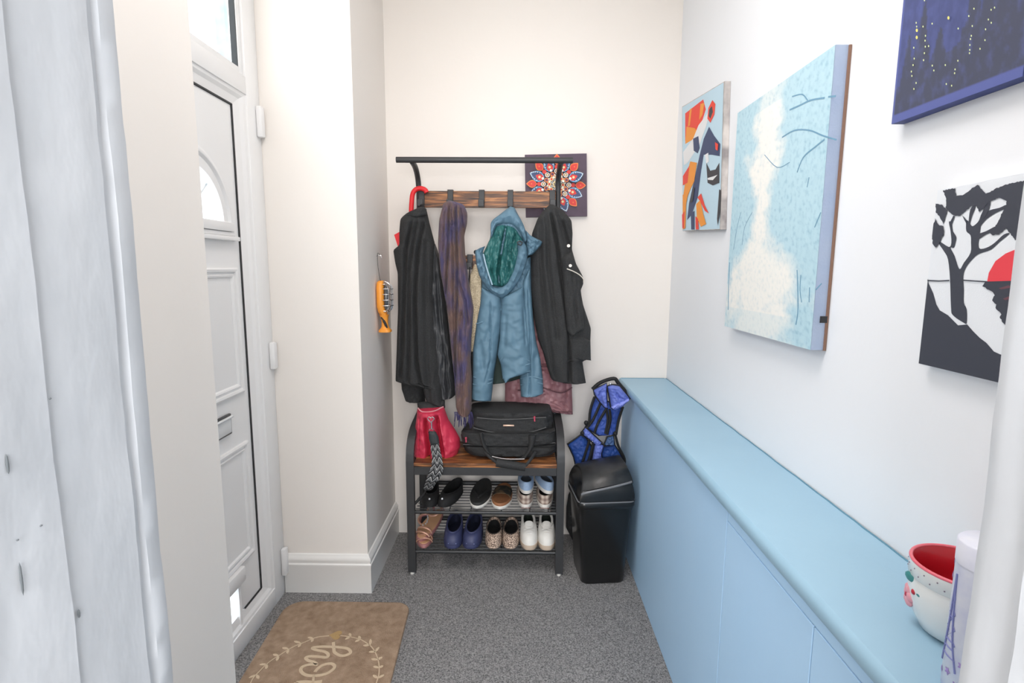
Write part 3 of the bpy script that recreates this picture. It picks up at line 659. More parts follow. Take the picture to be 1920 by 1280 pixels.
obj('coat_front', drape(B([(580, 760), (655, 770), (705, 800), (708, 908), (680, 896), (656, 872), (640, 900), (600, 900)]), 2.45, .03, [], nx=24, ny=30, seed=19), wool, c2)
for q in ((583, 270), (593, 381)):
    P = pY(*B([q])[0], 2.392)
    obj('snap_button', merge(lathe([(0, .001), (.0022, .001), (.0032, .004), (.0062, .004), (.0075, .002), (.0075, 0)], (0, 0, 0), 16)), M('silver_snap', 'C4BFB8', .4, metal=.5), c2, local=True)
    o = c2.children[-1]; o.data.transform(Matrix.Translation(P-c2.location) @ Matrix.Rotation(PI/2, 4, 'X'))
obj('piping', tube([pY(*p, 2.392) for p in B([(574, 398), (610, 412), (645, 432), (666, 455), (667, 475)])], .0025, 6, sm=5), M('pale_piping', 'C9C4BA', .6), c2)
# ================================================================== ON THE BENCH
Cb = lambda pts: cv(pts, 760, 740, 6.4)
rb = thing('handbag', 'red leather bucket handbag on the left of the bench seat', 'handbag', (-.37, 2.42, .534))
obj('bag_body', drape(Cb([(150, 150), (200, 200), (330, 200), (400, 165), (460, 140), (520, 300), (600, 420), (655, 520), (660, 620), (620, 720), (545, 795), (490, 790), (440, 700), (330, 745), (290, 770), (230, 795), (180, 790), (100, 700), (95, 660), (115, 420), (140, 260)]), 2.44, .085,
    [(Cb([(270, 215), (280, 400), (310, 600), (300, 770)]), .055, 3.4), (Cb([(400, 190), (410, 330), (440, 500), (470, 700)]), .055, 3.4), (Cb([(190, 200), (190, 620)]), .006, 1.0), (Cb([(440, 330), (480, 640)]), .006, 1.0)], (.006, .03, .02), nx=80, ny=60, seed=20, topround=5, botround=14), red_leather, rb)
obj('bag_rim', tube([pY(*p, 2.375) for p in Cb([(152, 155), (175, 185), (215, 205), (285, 205), (340, 195), (385, 180), (420, 160), (458, 142)])], .003, 8, sm=4), M('pale_edge', 'C98A90', .5), rb)
obj('bag_lining', drape(Cb([(140, 80), (470, 70), (480, 150), (440, 200), (330, 215), (200, 215), (150, 170)]), 2.46, .04, seed=21, nx=24, ny=20), black_nylon, rb)
cl = Cb([(310, 300)])[0]; hpts = []
for k in range(20):
    t = 2*PI*k/20; hx_ = 16*math.sin(t)**3; hy_ = 13*math.cos(t)-5*math.cos(2*t)-2*math.cos(3*t)-math.cos(4*t)
    P = pY(808, 786, 2.335); hpts.append(P+Vector((hx_*.0009, 0, hy_*.0009)))
obj('heart_clip', merge(tube(hpts, .0022, 6, closed=True), tube([pY(809, 791, 2.335), pY(809.5, 804, 2.335)], .003, 8), tube([pY(809, 804, 2.335)+Vector((.011*math.cos(a), 0, -.008+.009*math.sin(a))) for a in [2*PI*k/14 for k in range(14)]], .0018, 6, closed=True)), chrome, rb)
# chevron strap (part of the bag): falls from the clip over the seat edge
sc_p = [(810, 810, 2.325, .034), (813, 822, 2.322, .038), (816, 840, 2.315, .040), (819, 858, 2.297, .044), (820, 872, 2.285, .050), (817, 886, 2.28, .060), (812, 897, 2.282, .058), (806, 908, 2.30, .046), (802, 918, 2.33, .040)]
Pp = [pY(x, y, Y) for x, y, Y, _ in sc_p]; Wd = [q[3] for q in sc_p]
P2 = smooth_path(Pp, 8); W2 = [Wd[min(i//8, 8)]+(Wd[min(i//8+1, 8)]-Wd[min(i//8, 8)])*((i % 8)/8) for i in range(len(P2))]
V_, F_, UV = [], [], []; acc = 0; nw = 8
for i, p in enumerate(P2):
    if i: acc += (p-P2[i-1]).length
    for q in range(nw+1):
        u = q/nw; V_.append(p+Vector(((u-.5)*W2[i], -.004*math.sin(PI*u)+.004*math.sin(i*.6), -.003*math.sin(PI*u)))); UV.append((u, acc/.030))
n0 = len(V_)
for i in range(len(V_)): V_.append(V_[i]+Vector((0, .004, 0))); UV.append(UV[i])
for i in range(len(P2)-1):
    for q in range(nw):
        a = i*(nw+1)+q; F_.append((a, a+1, a+nw+2, a+nw+1)); F_.append((n0+a, n0+a+nw+1, n0+a+nw+2, n0+a+1))
    a = i*(nw+1); F_.append((a, a+nw+1, n0+a+nw+1, n0+a)); a += nw; F_.append((a, n0+a, n0+a+nw+1, a+nw+1))
st = obj('strap', (V_, F_), chevron_mat(), rb, uv=UV)
obj('strap_end', drape([(804, 808), (816, 808), (822, 818), (824, 833), (808, 834), (804, 822)], 2.322, .012, nx=12, ny=14, nz=(0, .1, .1), topround=3), M('dark_green_leather', '2E3436', .6), rb)
obj('strap_end', tube([pY(x, y, 2.31) for x, y in ((800, 916), (795, 925), (787, 934), (779, 943))], [.006, .010, .014, .012], 8, flat=.5, sm=4), black_nylon, rb)
# laptop bag
lbg = thing('laptop_bag', 'black laptop bag lying on the bench with its handle over the seat edge', 'bag', (.02, 2.45, .534))
obj('bag_body', drape(Cb([(800, 100), (860, 88), (1200, 86), (1650, 92), (1730, 110), (1765, 200), (1790, 380), (1815, 540), (1810, 640), (1740, 700), (1500, 712), (1100, 720), (800, 700), (730, 660), (690, 560), (670, 440), (760, 300)]), 2.53, .14, [(Cb([(860, 130), (855, 300)]), .01, 3), (Cb([(1690, 130), (1730, 420)]), .01, 3)], (.006, .02, .03), nx=70, ny=60, p=5, seed=22, topround=6, botround=8), black_nylon, lbg)
obj('front_pocket', drape(Cb([(850, 265), (1200, 285), (1690, 260), (1720, 380), (1600, 440), (1200, 462), (900, 420), (815, 370)]), 2.395, .02, [], (.003, .03, .03), seed=23, nx=50, ny=30, p=5, topround=3), black_nylon, lbg)
obj('lower_pocket', drape(Cb([(690, 420), (900, 445), (1200, 480), (1600, 450), (1795, 400), (1812, 500), (1808, 560), (1500, 590), (1100, 590), (780, 580), (685, 560), (665, 480)]), 2.40, .045, [], (.004, .03, .03), seed=24, nx=60, ny=30, p=6, topround=3), black_nylon, lbg)
obj('base_pocket', drape(Cb([(700, 590), (1100, 610), (1500, 606), (1805, 570), (1810, 650), (1740, 700), (1500, 715), (1100, 722), (800, 700), (735, 660)]), 2.395, .035, [], (.004, .03, .03), seed=25, nx=60, ny=24, p=6, topround=3), black_nylon, lbg)
for q in ([(860, 275), (1200, 297), (1690, 270)], [(690, 595), (1100, 612), (1500, 606), (1800, 575)], [(815, 395), (1000, 440), (1200, 462), (1500, 445), (1690, 390)]):
    obj('zip', tube([pY(*p, 2.372) for p in Cb(q)], .0028, 6, sm=6), M('zip_grey', '3C3E40', .4), lbg)
P = pY(*Cb([(1237, 368)])[0], 2.372)
obj('badge', box(P.x-.024, P.x+.026, P.y-.004, P.y+.004, P.z-.004, P.z+.004, .0015), M('copper_silver', 'D9B9A6', .3, metal=.7), lbg)
for q in ((728, 520), (1550, 270)):
    P = pY(*Cb([q])[0], 2.352 if q[0] < 1000 else 2.37)
    obj('zip_pull', merge(sphere(P, .006, 8), tube([P, P+Vector((.001, -.003, -.018))], .004, 8)), M('pink_pull', 'B3465C', .4, metal=.3), lbg)
obj('handle', merge(band(Cb([(880, 450), (905, 560), (960, 680), (1040, 760), (1200, 790), (1400, 780), (1480, 720), (1540, 620), (1570, 480)]), Cb([(930, 450), (950, 560), (1000, 660), (1060, 730), (1200, 765), (1380, 755), (1440, 700), (1480, 600), (1480, 480)]), 2.345, .012)), black_nylon, lbg)
obj('handle_grip', tube([pY(*p, 2.268) for p in Cb([(1090, 815), (1250, 838), (1440, 868)])], .018, 12, sm=5), black_nylon, lbg)
for g_ in (tube([pY(*Cb([(950, 690)])[0], 2.33), pY(*Cb([(1030, 760)])[0], 2.285), pY(*Cb([(1100, 815)])[0], 2.27)], .007, 8, sm=4), tube([pY(*Cb([(1560, 690)])[0], 2.33), pY(*Cb([(1500, 780)])[0], 2.285), pY(*Cb([(1440, 850)])[0], 2.27)], .007, 8, sm=4)): obj('handle_strap', g_, black_nylon, lbg)
obj('handle_clip', tube([pY(*p, 2.322) for p in Cb([(1040, 738), (1200, 768), (1430, 770)])], .0022, 6, sm=4), chrome, lbg)

# ================================================================== SHOES
def outline(L, W, n=36, toe=.80, heel=.80, sq=2.3):
    out = []
    for k in range(n):
        a = 2*PI*k/n; c, s = math.cos(a), math.sin(a)
        x = math.copysign(abs(c)**(2/sq), c); y = math.copysign(abs(s)**(2/sq), s)
        wf = 1 if abs(y) < .01 else 1
        t = (y+1)/2           # 0 toe, 1 heel
        wf = toe+(1-toe)*math.sin(min(1, t/.35)*PI/2) if t < .35 else 1-(1-heel)*((t-.35)/.65)
        out.append((W/2*x*wf, L/2*y))
    return out
def shoe(name, label, cat, px, py, Z, Y, W, L, rot, sole_h, sole_m, up_m, in_m, rim, zf, zb, group, sq=2.3, tilt=0, toe=.85, roll=0, zoff=0, backface=1):
    """closed shoe, toe towards local -Y. rim=(centre y/L, half length/L, half width/W)"""
    X = pY(px, py, Y).x
    t = thing(name, label, cat, (X, Y, Z+zoff), (tilt, roll, rot), group)
    o = outline(L, W, 40, toe=toe, sq=sq)
    obj('sole', loft([[Vector((x*s, y*s, z)) for x, y in o] for s, z in ((.93, .002), (.985, .005), (1, sole_h*.6), (.99, sole_h))]), sole_m, t, local=True, auto=50)
    rc, rl, rw = rim; n = len(o); rings = []
    R1 = []
    for k in range(n):
        a = 2*PI*k/n; c, s = math.cos(a), math.sin(a)
        tt = (s+1)/2
        R1.append(Vector((rw*W*c, rc*L+rl*L*s, zf+(zb-zf)*tt**.8-(.10*zb)*math.sin(PI*tt)*.8)))
    for q in range(9):
        tq = q/8; ring = []
        for k in range(n):
            P0 = Vector((o[k][0]*.97, o[k][1]*.97, sole_h*.8)); P1 = R1[k]
            Cc = Vector((P0.x*1.02+(P1.x-P0.x)*.05, P0.y*1.01+(P1.y-P0.y)*.05, sole_h+(P1.z-sole_h)*.92))
            ring.append(P0*(1-tq)**2+Cc*2*tq*(1-tq)+P1*tq**2)
        rings.append(ring)
    cen = Vector((0, rc*L, 0))
    rings.append([Vector((p.x*.93, cen.y+(p.y-cen.y)*.95, p.z-.001)) for p in R1])
    rings.append([Vector((p.x*.90, cen.y+(p.y-cen.y)*.93, p.z-.012)) for p in R1])
    obj('upper', loft(rings, False, False), up_m, t, local=True)
    ins = [[Vector((p.x*.90, cen.y+(p.y-cen.y)*.93, p.z-.010)) for p in R1], [Vector((p.x*.95, cen.y+(p.y-cen.y)*1.0, sole_h+.006)) for p in R1], [Vector((p.x*.3, cen.y+(p.y-cen.y)*.3, sole_h+.004)) for p in R1]]
    obj('insole', loft(ins, False, True), in_m, t, local=True)
    t['R'] = 0; del t['R']
    return t, R1
S1 = .305; S0 = .1145           # shelf heights (top of wires)
dark_in = M('shoe_inside_dark', '141516', .9)
black_velvet = M('black_suede', '1B1B1C', .85, bump=.3, bscale=200)
# black flats with a bow and stone
for k, (px, rot, lab) in enumerate(((808, .10, 'black suede flat with a small crystal, left one beside the shelf leg'), (846, -.28, 'black suede flat with a small crystal, right of its twin'))):
    t, R1 = shoe('flat_shoe', lab, 'shoe', px, 930, S1, 2.445, .086, .225, rot, .008, M('black_rubber', '1A1A1B', .6), black_velvet, dark_in, (.10, .37, .40), .048, .062, 'black flats on the upper shoe shelf', toe=.92, sq=2.6)
    obj('crystal', sphere((0, -.104, .044), .0055, 8), M('crystal', 'F4F6FA', .1, metal=.6), t, local=True)
    obj('piping', tube([p+Vector((0, 0, .001)) for p in R1], .0022, 6, closed=True), black_trim, t, local=True)
# sandals
def slide(label, px, Y, rot, tilt, bed, strap_m, thong, z=S1, W=.100, L=.25):
    X = pY(px, 930, Y).x
    t = thing('sandal', label, 'shoe', (X, Y, z), (tilt, 0, rot), 'black sandals on the upper shoe shelf')
    o = outline(L, W, 36, toe=.9, heel=.82)
    obj('sole', loft([[Vector((x*s, y*s, zz)) for x, y in o] for s, zz in ((.96, 0.0), (1, .004), (1, .016), (.985, .017))]), rubber_white, t, local=True, auto=50)
    obj('footbed', loft([[Vector((x*s, y*s, zz)) for x, y in o] for s, zz in ((.98, .0172), (.985, .022), (.95, .030), (.88, .027))]), bed, t, local=True, auto=60)
    if thong:
        obj('strap', merge(tube([(-.036, .00, .026), (-.022, -.035, .040), (0, -.075, .034)], .006, 8, sm=5, flat=.6), tube([(.036, .00, .026), (.022, -.035, .040), (0, -.075, .034)], .006, 8, sm=5, flat=.6), sphere((0, -.078, .034), .008, 10, sz=.6)), strap_m, t, local=True)
    else:
        rings = []
        for i in range(11):
            a = PI*i/10; w0, w1 = -.052, .035
            rings.append([Vector(((.045)*math.cos(a)*s, yy+.006*math.sin(a*3), .018+.036*math.sin(a)*s)) for s, yy in ((1, w0), (1.04, w0*.5), (1.04, w1*.5), (1, w1), (.93, w1), (.93, w0))])
        obj('strap', loft(rings), strap_m, t, local=True)
    return t
slide('black thong sandal with white sole, its footbed dark, middle of the upper shelf', 903, 2.455, -.12, .10, M('dark_footbed', '2A2B2B', .7, bump=.2, bscale=90), black_velvet, True, z=S1+.013)
slide('sandal with tan footbed, white sole and patterned wide strap', 942, 2.452, -.08, 0, M('tan_footbed', 'A9744E', .6, hx2='8A5A3A', scale=30), M('camo_strap', '24241F', .8, hx2='5C4A34', scale=30, contrast=.1), False)
# tartan plimsolls, heels to the room, with pale blue ones on top
tart = tartan_mat(); soleW = M('white_sole', 'E2DFD8', .5)
for px, rot, lab in ((984, PI+.03, 'beige checked canvas plimsoll, left of the pair under the pale blue shoes'), (1021, PI-.04, 'beige checked canvas plimsoll, right of the pair under the pale blue shoes')):
    t, R1 = shoe('plimsoll', lab, 'shoe', px, 940, S1, 2.45, 0.084, .225, rot, .022, soleW, tart, dark_in, (.12, .33, .34), .055, .062, 'checked plimsolls on the upper shelf', sq=2.6)
    obj('heel_print', merge(*[box(-.018+.007*k, -.014+.007*k, .1165, .1178, .008, .011) for k in range(6)]), M('sole_print', '9A6A62', .6), t, local=True, smooth=False)
pale = M('pale_blue_canvas', 'A3BAD6', .85, hx2='93ACCC', scale=180, bump=.3, bscale=300)
for px, rot, lab, rl in ((986, PI+.02, 'pale blue canvas shoe resting on the left checked plimsoll', 0), (1020, PI+.16, 'pale blue canvas shoe resting tilted on the right checked plimsoll', -.12)):
    shoe('canvas_shoe', lab, 'shoe', px, 910, S1, 2.455, .080, .215, rot, .020, soleW, pale, M('grey_inside', '4A5058', .9), (.12, .33, .34), .050, .058, 'pale blue canvas shoes on the upper shelf', sq=2.6, zoff=.064, roll=rl)
# bottom shelf
clog = M('navy_rubber', '363B5E', .5, hx2='3E4468', scale=20)
for px, rot, lab in ((852, .02, 'navy rubber clog, left of the pair on the bottom shelf'), (888, -.06, 'navy rubber clog, right of the pair on the bottom shelf')):
    t, R1 = shoe('clog', lab, 'shoe', px, 1008, S0, 2.435, .094, .235, rot, .020, clog, clog, M('navy_inside', '121830', .8), (.06, .40, .37), .064, .082, 'navy clogs on the bottom shelf', sq=3.0, toe=.95)
    obj('rim', tube([p+Vector((0, 0, .001)) for p in R1], .0045, 8, closed=True), clog, t, local=True)
    obj('toe_emblem', merge(*[sphere((-.016+.011*k, -.108, .028+.004*math.sin(k*2)), .0035, 8) for k in range(4)]), M('emblem_silver', '8D96C0', .4), t, local=True)
leo = M('beige_speckle', '5E4A40', .8, hx2='D2BBA8', scale=210, contrast=.1, bump=.3, bscale=200)
for px, rot, lab in ((926, .02, 'beige speckled slipper, left of the pair on the bottom shelf'), (958, -.02, 'beige speckled slipper, right of the pair on the bottom shelf')):
    t, R1 = shoe('slipper', lab, 'shoe', px, 1010, S0, 2.430, .084, .225, rot, .008, M('slipper_sole', '4B4541', .8), leo, dark_in, (.08, .38, .42), .056, .060, 'speckled slippers on the bottom shelf', toe=.95, sq=2.7)
    obj('piping', tube([p+Vector((0, 0, .001)) for p in R1], .0022, 6, closed=True), M('dark_brown_piping', '4A403A', .8), t, local=True)
wl_ = M('white_leather', 'DEDCD6', .5, hx2='E6E4DF', scale=15, bump=.2, bscale=60); bs = M('beige_sole', 'C7B5A2', .6)
for px, rot, lab in ((991, .03, 'white leather trainer with beige sole, left of the pair'), (1024, -.03, 'white leather trainer with beige sole, right of the pair')):
    t, R1 = shoe('trainer', lab, 'shoe', px, 1010, S0, 2.430, .088, .235, rot, .026, bs, wl_, M('trainer_inside', '202A22', .9), (.13, .32, .32), .078, .098, 'white trainers on the bottom shelf', toe=.92, sq=2.8)
    obj('collar', tube([p+Vector((0, 0, .001)) for p in R1], .006, 8, closed=True), wl_, t, local=True)
    tg = [Vector((.020*math.cos(a), -.036+.0*a, .080+.012*math.sin(a))) for a in [PI*k/8 for k in range(9)]]
    obj('tongue', loft([[p+Vector((0, dy, dz)) for p in tg] for dy, dz in ((-.012, -.012), (.006, .004), (.014, .010))], False, False), wl_, t, local=True)
    for q in range(3):
        y = -.052-.013*q; z = .079-.006*q
        obj('lace', tube([(-.026, y, z-.008), (0, y-.004, z+.004), (.026, y, z-.008)], .003, 6, sm=4, flat=.6), M('lace_white', 'F0EFEC', .7), t, local=True)
# rose sandals
rose = M('rose_leather', 'B07A78', .5, hx2='A26E6E', scale=30); rg_ = M('rose_gold', 'C99A84', .35, metal=.25)
for k, (px, Y, rot, tl, lab, z_) in enumerate(((797, 2.44, .12, 0, 'dusty pink strappy sandal, lower one of the pair beside the rack leg', 0), (808, 2.46, -.32, .20, 'rose gold strappy sandal lying on top of its pink twin', .040))):
    X = pY(px, 1010, Y).x
    t = thing('strappy_sandal', lab, 'shoe', (X, Y, S0+z_), (tl, 0, rot), 'rose sandals on the bottom shelf')
    o = outline(.235, .082, 36, toe=.85)
    obj('sole', loft([[Vector((x*s, y*s, zz)) for x, y in o] for s, zz in ((.95, 0), (1, .004), (1, .018), (.98, .020))]), rose, t, local=True, auto=50)
    obj('footbed', loft([[Vector((x*s, y*s, zz)) for x, y in o] for s, zz in ((.93, .0205), (.92, .023), (.7, .022))]), M('beige_footbed', 'C79A76', .6), t, local=True)
    for yy, hgt in ((-.085, .030), (-.060, .036)):
        obj('strap', tube([(-.038, yy, .016), (-.028, yy, hgt), (0, yy-.003, hgt+.010), (.028, yy, hgt), (.038, yy, .016)], .0055, 8, sm=5, flat=.6), rg_, t, local=True)
    obj('ankle_strap', tube([Vector((.034*math.cos(a), .055+.036*math.sin(a), .062+.012*math.sin(a))) for a in [2*PI*q/24 for q in range(24)]], .005, 8, closed=True, flat=.6), rg_, t, local=True)
    obj('heel_counter', tube([(-.03, .10, .018), (-.022, .088, .06), (0, .092, .065), (.022, .088, .06), (.03, .10, .018)], .006, 8, sm=4, flat=.5), rose, t, local=True)
    if k: obj('crystal_trim', merge(*[sphere((random.uniform(-.008, .008), -.055+.008*q, .050+.003*q), .004, 6) for q in range(7)]), M('crystal', 'F4F6FA', .1, metal=.6), t, local=True)

# ================================================================== BIN
bn = thing('bin', 'black plastic swing-lid bin on the carpet between coat rack and cabinet', 'bin', (.379, 2.348, 0), (0, 0, .10))
def brings(lst, r, tiltk=0):
    out = []
    for w_, d_, z, dz in lst:
        out.append([Vector((x, y, z+dz*(x/(w_/2)) )) for x, y in rrect(w_, d_, min(r, w_/2.2, d_/2.2), 6)])
    return out
obj('bin_body', loft(brings([(.185, .190, .0, 0), (.196, .200, .006, 0), (.235, .246, .368, 0)], .028)), black_plastic, bn, local=True, auto=50)
obj('rim_highlight', tube([Vector((x, y, .396)) for x, y in rrect(.252, .264, .03, 6)], .003, 6, closed=True), M('edge_highlight', '77797D', .22), bn, local=True)  # thin pale tube added as a painted highlight along the rim
obj('bin_rim', loft(brings([(.238, .250, .362, 0), (.250, .262, .366, 0), (.254, .266, .374, 0), (.254, .266, .392, 0), (.246, .258, .398, 0)], .030)), black_plastic, bn, local=True, auto=50)
# lid housing: sides with arched top profile
def arch_side(w_, y0, y1, z0, h, skew=0):
    n = 20; rings = []
    for i in range(n+1):
        a = PI*i/n; y = (y0+y1)/2-(y1-y0)/2*math.cos(a); z = z0+h*math.sin(a)**.75
        rings.append((y, z))
    return rings
lid = []
ar = arch_side(.24, -.128, .128, .396, .125)
for xx, s in ((-.121, .90), (-.119, .97), (-.110, 1.0), (-.05, 1.0), (.05, 1.0), (.110, 1.0), (.119, .97), (.121, .90)):
    lid.append([Vector((xx*(1-.20*((z-.396)/.125)**2)-.0*(z-.396), y*(.985 if s < 1 else 1), .396+(z-.396)*s+ (z-.396)*.9*xx)) for y, z in ar])
obj('lid', loft(lid, True, True), black_plastic, bn, local=True, auto=60)
# swing flap, tilted in its housing
fl = []
for i in range(15):
    a = PI*(.13+.66*i/14); y = -.133*math.cos(a); z = .396+.132*math.sin(a)**.75
    fl.append([Vector((xx*(1-.17*math.sin(a)**1.5), y*sc_, z+dz+xx*.16)) for xx, sc_, dz in ((-.118, 1, -.004), (-.112, 1.02, .004), (0, 1.03, .007), (.112, 1.02, .004), (.118, 1, -.004), (.112, .95, -.006), (-.112, .95, -.006))])
obj('swing_flap', loft(fl), M('scuffed_black_plastic', '161718', .35, hx2='3A3B3C', scale=9, contrast=.25, bump=.2, bscale=40, detail=8), bn, local=True, auto=60)
obj('flap_lip', tube([(-.114, -.124, .434), (-.09, -.131, .445), (0, -.135, .464), (.08, -.131, .480), (.104, -.124, .484)], .005, 8, sm=4), M('edge_highlight', '77797D', .22), bn, local=True)  # lip coloured pale to carry the bright gloss highlight

# ================================================================== BLUE FOLDED BAG behind the bin
D = lambda pts: cv(pts, 1060, 700, 6.4)
kb = thing('folding_bag', 'blue nylon folding trolley bag with black edging propped behind the bin', 'bag', (.40, 2.480, .4))
def pan(name, pts, Y, T, m, cr=(), seed=0, trim=True, lean=0):
    q = D(pts); o = obj(name, drape(q, Y, T, cr, (.006, .06, .05), nx=26, ny=34, p=3, seed=seed, topround=4, botround=4, lean=lean), m, kb)
    if trim: obj('edging', tube([pY(*p, Y-.004) for p in q], .0045, 6, closed=True), black_trim, kb)
pan('lower_panel', [(25, 850), (180, 740), (240, 760), (330, 900), (300, 1060), (130, 1150), (100, 1000), (50, 890)], 2.500, .025, M('deep_blue_nylon', '1C3E86', .6, hx2='284F9C', scale=20, bump=.3, bscale=60), seed=31)
pan('lower_panel', [(440, 880), (580, 840), (640, 930), (700, 1040), (715, 1130), (600, 1200), (430, 1200), (420, 1000)], 2.500, .025, M('deep_blue_nylon', '1C3E86'), seed=32)
pan('centre_panel', [(350, 830), (460, 850), (430, 960), (450, 1100), (300, 1180), (320, 1020)], 2.475, .03, peri, seed=33)
pan('body_panel', [(350, 280), (690, 400), (630, 560), (600, 720), (400, 740), (240, 640), (290, 560), (300, 440)], 2.500, .03, royal, [(D([(430, 350), (370, 640)]), .01, 2), (D([(560, 400), (520, 700)]), .01, 2)], seed=34)
pan('fold', [(190, 715), (240, 640), (300, 700), (440, 830), (370, 860), (280, 780)], 2.470, .02, peri, seed=35, trim=True)
pan('fold', [(465, 850), (500, 760), (575, 740), (590, 850), (520, 860)], 2.470, .02, M('grey_blue_nylon', '3E5A86', .6), seed=36)
pan('pocket', [(335, 195), (490, 115), (500, 390), (470, 405), (400, 320), (350, 250)], 2.460, .035, peri, [(D([(440, 150), (400, 250), (450, 380)]), .015, 3)], seed=37)
pan('pocket', [(500, 150), (560, 135), (640, 140), (700, 210), (775, 300), (700, 370), (570, 425), (545, 400), (520, 250)], 2.450, .04, peri, [(D([(570, 160), (620, 260), (720, 300)]), .015, 3)], seed=38)
pan('pocket_flap', [(545, 405), (600, 370), (760, 300), (770, 320), (690, 380), (580, 425)], 2.415, .012, M('pale_periwinkle', '8B98E8', .6), seed=39, trim=False)
obj('frame_bar', tube([pY(*p, 2.495) for p in D([(325, 190), (420, 110), (580, 60), (640, 120), (780, 290)])], .009, 8, sm=4), black_trim, kb)
for q in ([(350, 280), (300, 440), (280, 620), (240, 600)], [(420, 360), (330, 560), (250, 660)], [(500, 410), (390, 600), (350, 720)], [(530, 430), (540, 560), (500, 730)], [(490, 420), (510, 560), (480, 720)], [(290, 800), (240, 960), (180, 1150)], [(340, 820), (300, 980), (240, 1150)], [(600, 740), (640, 880), (710, 1020), (700, 1140)], [(690, 400), (640, 560), (610, 720)]):
    obj('webbing', tube([pY(*p, 2.462) for p in D(q)], .0065, 6, sm=4), black_trim, kb)
for q in ((250, 590), (205, 715), (600, 720)): obj('buckle', sphere(pY(*D([q])[0], 2.460), .011, 10), black_trim, kb)
obj('rivet', sphere(pY(*D([(328, 815)])[0], 2.450), .003, 8), chrome, kb)
obj('rivet', sphere(pY(*D([(540, 125)])[0], 2.445), .005, 8, sz=1.6), chrome, kb)
# dark lower body reaching the floor behind the bin
obj('bag_base', drape([(1066, 925), (1085, 900), (1168, 890), (1168, 1008), (1072, 1010), (1061, 988), (1062, 950)], 2.57, .05, [], (.01, .05, .04), seed=40), black_nylon, kb)

# ================================================================== INSPECTION LAMP on the left wall
lm = thing('inspection_lamp', 'orange handheld inspection lamp with wire cage hanging on the left alcove wall', 'lamp', (-.60, 2.44, 1.10))
Yl = 2.44; Xw = LX+.002
def ov(z, hw, d0, d1, r=.02):      # ring in XY plane at z : against wall d0..d1 in X, half width hw in Y
    return [Vector((Xw+(d0+d1)/2+x, Yl+y, z)) for x, y in rrect(d1-d0, hw*2, min(r, (d1-d0)/2.1, hw/1.05), 5)]
obj('housing', loft([ov(1.178, .018, .014, .045), ov(1.195, .026, .006, .040), ov(1.22, .032, .002, .034), ov(1.31, .032, .002, .034), ov(1.328, .026, .004, .034), ov(1.336, .014, .010, .034)]), orange_m, lm, auto=60)
obj('lamp_glass', loft([ov(1.205, .012, .034, .046), ov(1.22, .018, .034, .052), ov(1.30, .018, .034, .052), ov(1.315, .010, .034, .044)]), M('smoked_glass', '50565C', .15, coat=.5), lm, auto=60)
cg = []
for z in (1.20, 1.225, 1.25, 1.275, 1.30, 1.32):
    k = 1 if 1.21 < z < 1.31 else .8
    cg.append(tube([(Xw+.033, Yl-.031*k, z), (Xw+.052*k+.005, Yl-.027*k, z), (Xw+.068*k+.003, Yl-.012, z), (Xw+.068*k+.003, Yl+.012, z), (Xw+.052*k+.005, Yl+.027*k, z), (Xw+.033, Yl+.031*k, z)], .0017, 6, sm=3))
for dy in (-.024, -.010, .010, .024):
    dx = .068 if abs(dy) < .02 else .056
    cg.append(tube([(Xw+.034, Yl+dy*.7, 1.192), (Xw+dx-.012, Yl+dy, 1.200), (Xw+dx, Yl+dy, 1.225), (Xw+dx, Yl+dy, 1.30), (Xw+dx-.012, Yl+dy, 1.322), (Xw+.034, Yl+dy*.7, 1.332)], .0017, 6, sm=3))
obj('cage', merge(*cg), chrome, lm)
obj('handle', loft([ov(1.182, .020, .010, .052, .012), ov(1.174, .017, .014, .048, .012), ov(1.15, .0145, .018, .046, .012), ov(1.128, .016, .018, .048, .012), ov(1.118, .022, .012, .054, .014), ov(1.112, .028, .006, .060, .016), ov(1.104, .028, .006, .060, .016)]), orange_m, lm, auto=50)
obj('grip', tube([(Xw+.020, Yl-.014, 1.172), (Xw+.032, Yl-.0165, 1.155), (Xw+.040, Yl-.016, 1.138), (Xw+.046, Yl-.015, 1.124)], [.004, .006, .006, .004], 8, sm=4), gasket, lm)
obj('hanging_wire', tube([(Xw+.02, Yl, 1.335), (Xw+.016, Yl-.006, 1.345), (Xw+.008, Yl, 1.40), (Xw+.006, Yl+.004, 1.453), (Xw+.012, Yl+.008, 1.457), (Xw+.016, Yl+.004, 1.448)], .0011, 5, sm=4), M('thin_wire', '55504C', .4, metal=.6), lm)
tag(obj('nail', tube([(LX+.0005, 2.45, 1.445), (LX+.022, 2.45, 1.448), (LX+.024, 2.45, 1.437)], .0016, 6), chrome), 'small bent nail in the left alcove wall above the orange lamp', 'nail')

# ================================================================== PAINTINGS
def canvas_box(front, back_x=None, back_y=None):
    b = [Vector((back_x, p.y, p.z)) if back_x is not None else Vector((p.x, back_y, p.z)) for p in front]
    V = list(front)+b
    return V, [(3, 2, 1, 0), (4, 5, 6, 7)]+[(i, (i+1) % 4, 4+(i+1) % 4, 4+i) for i in range(4)]
def flat_shapes(shapes, plane, nrm):
    """shapes: (pts in px, material index); plane(x,y)->point; layered half a millimetre apart"""
    V, Fc, idx = [], [], []
    for k, (pts, mi) in enumerate(shapes):
        n = len(V); off = Vector(nrm)*(.0004+.00012*k)
        W = [plane(*p)+off for p in pts]; V += W
        for t in tessellate_polygon([[Vector((p[0], p[1], 0)) for p in pts]]): Fc.append(tuple(n+i for i in t)); idx.append(mi)
    return V, Fc, idx
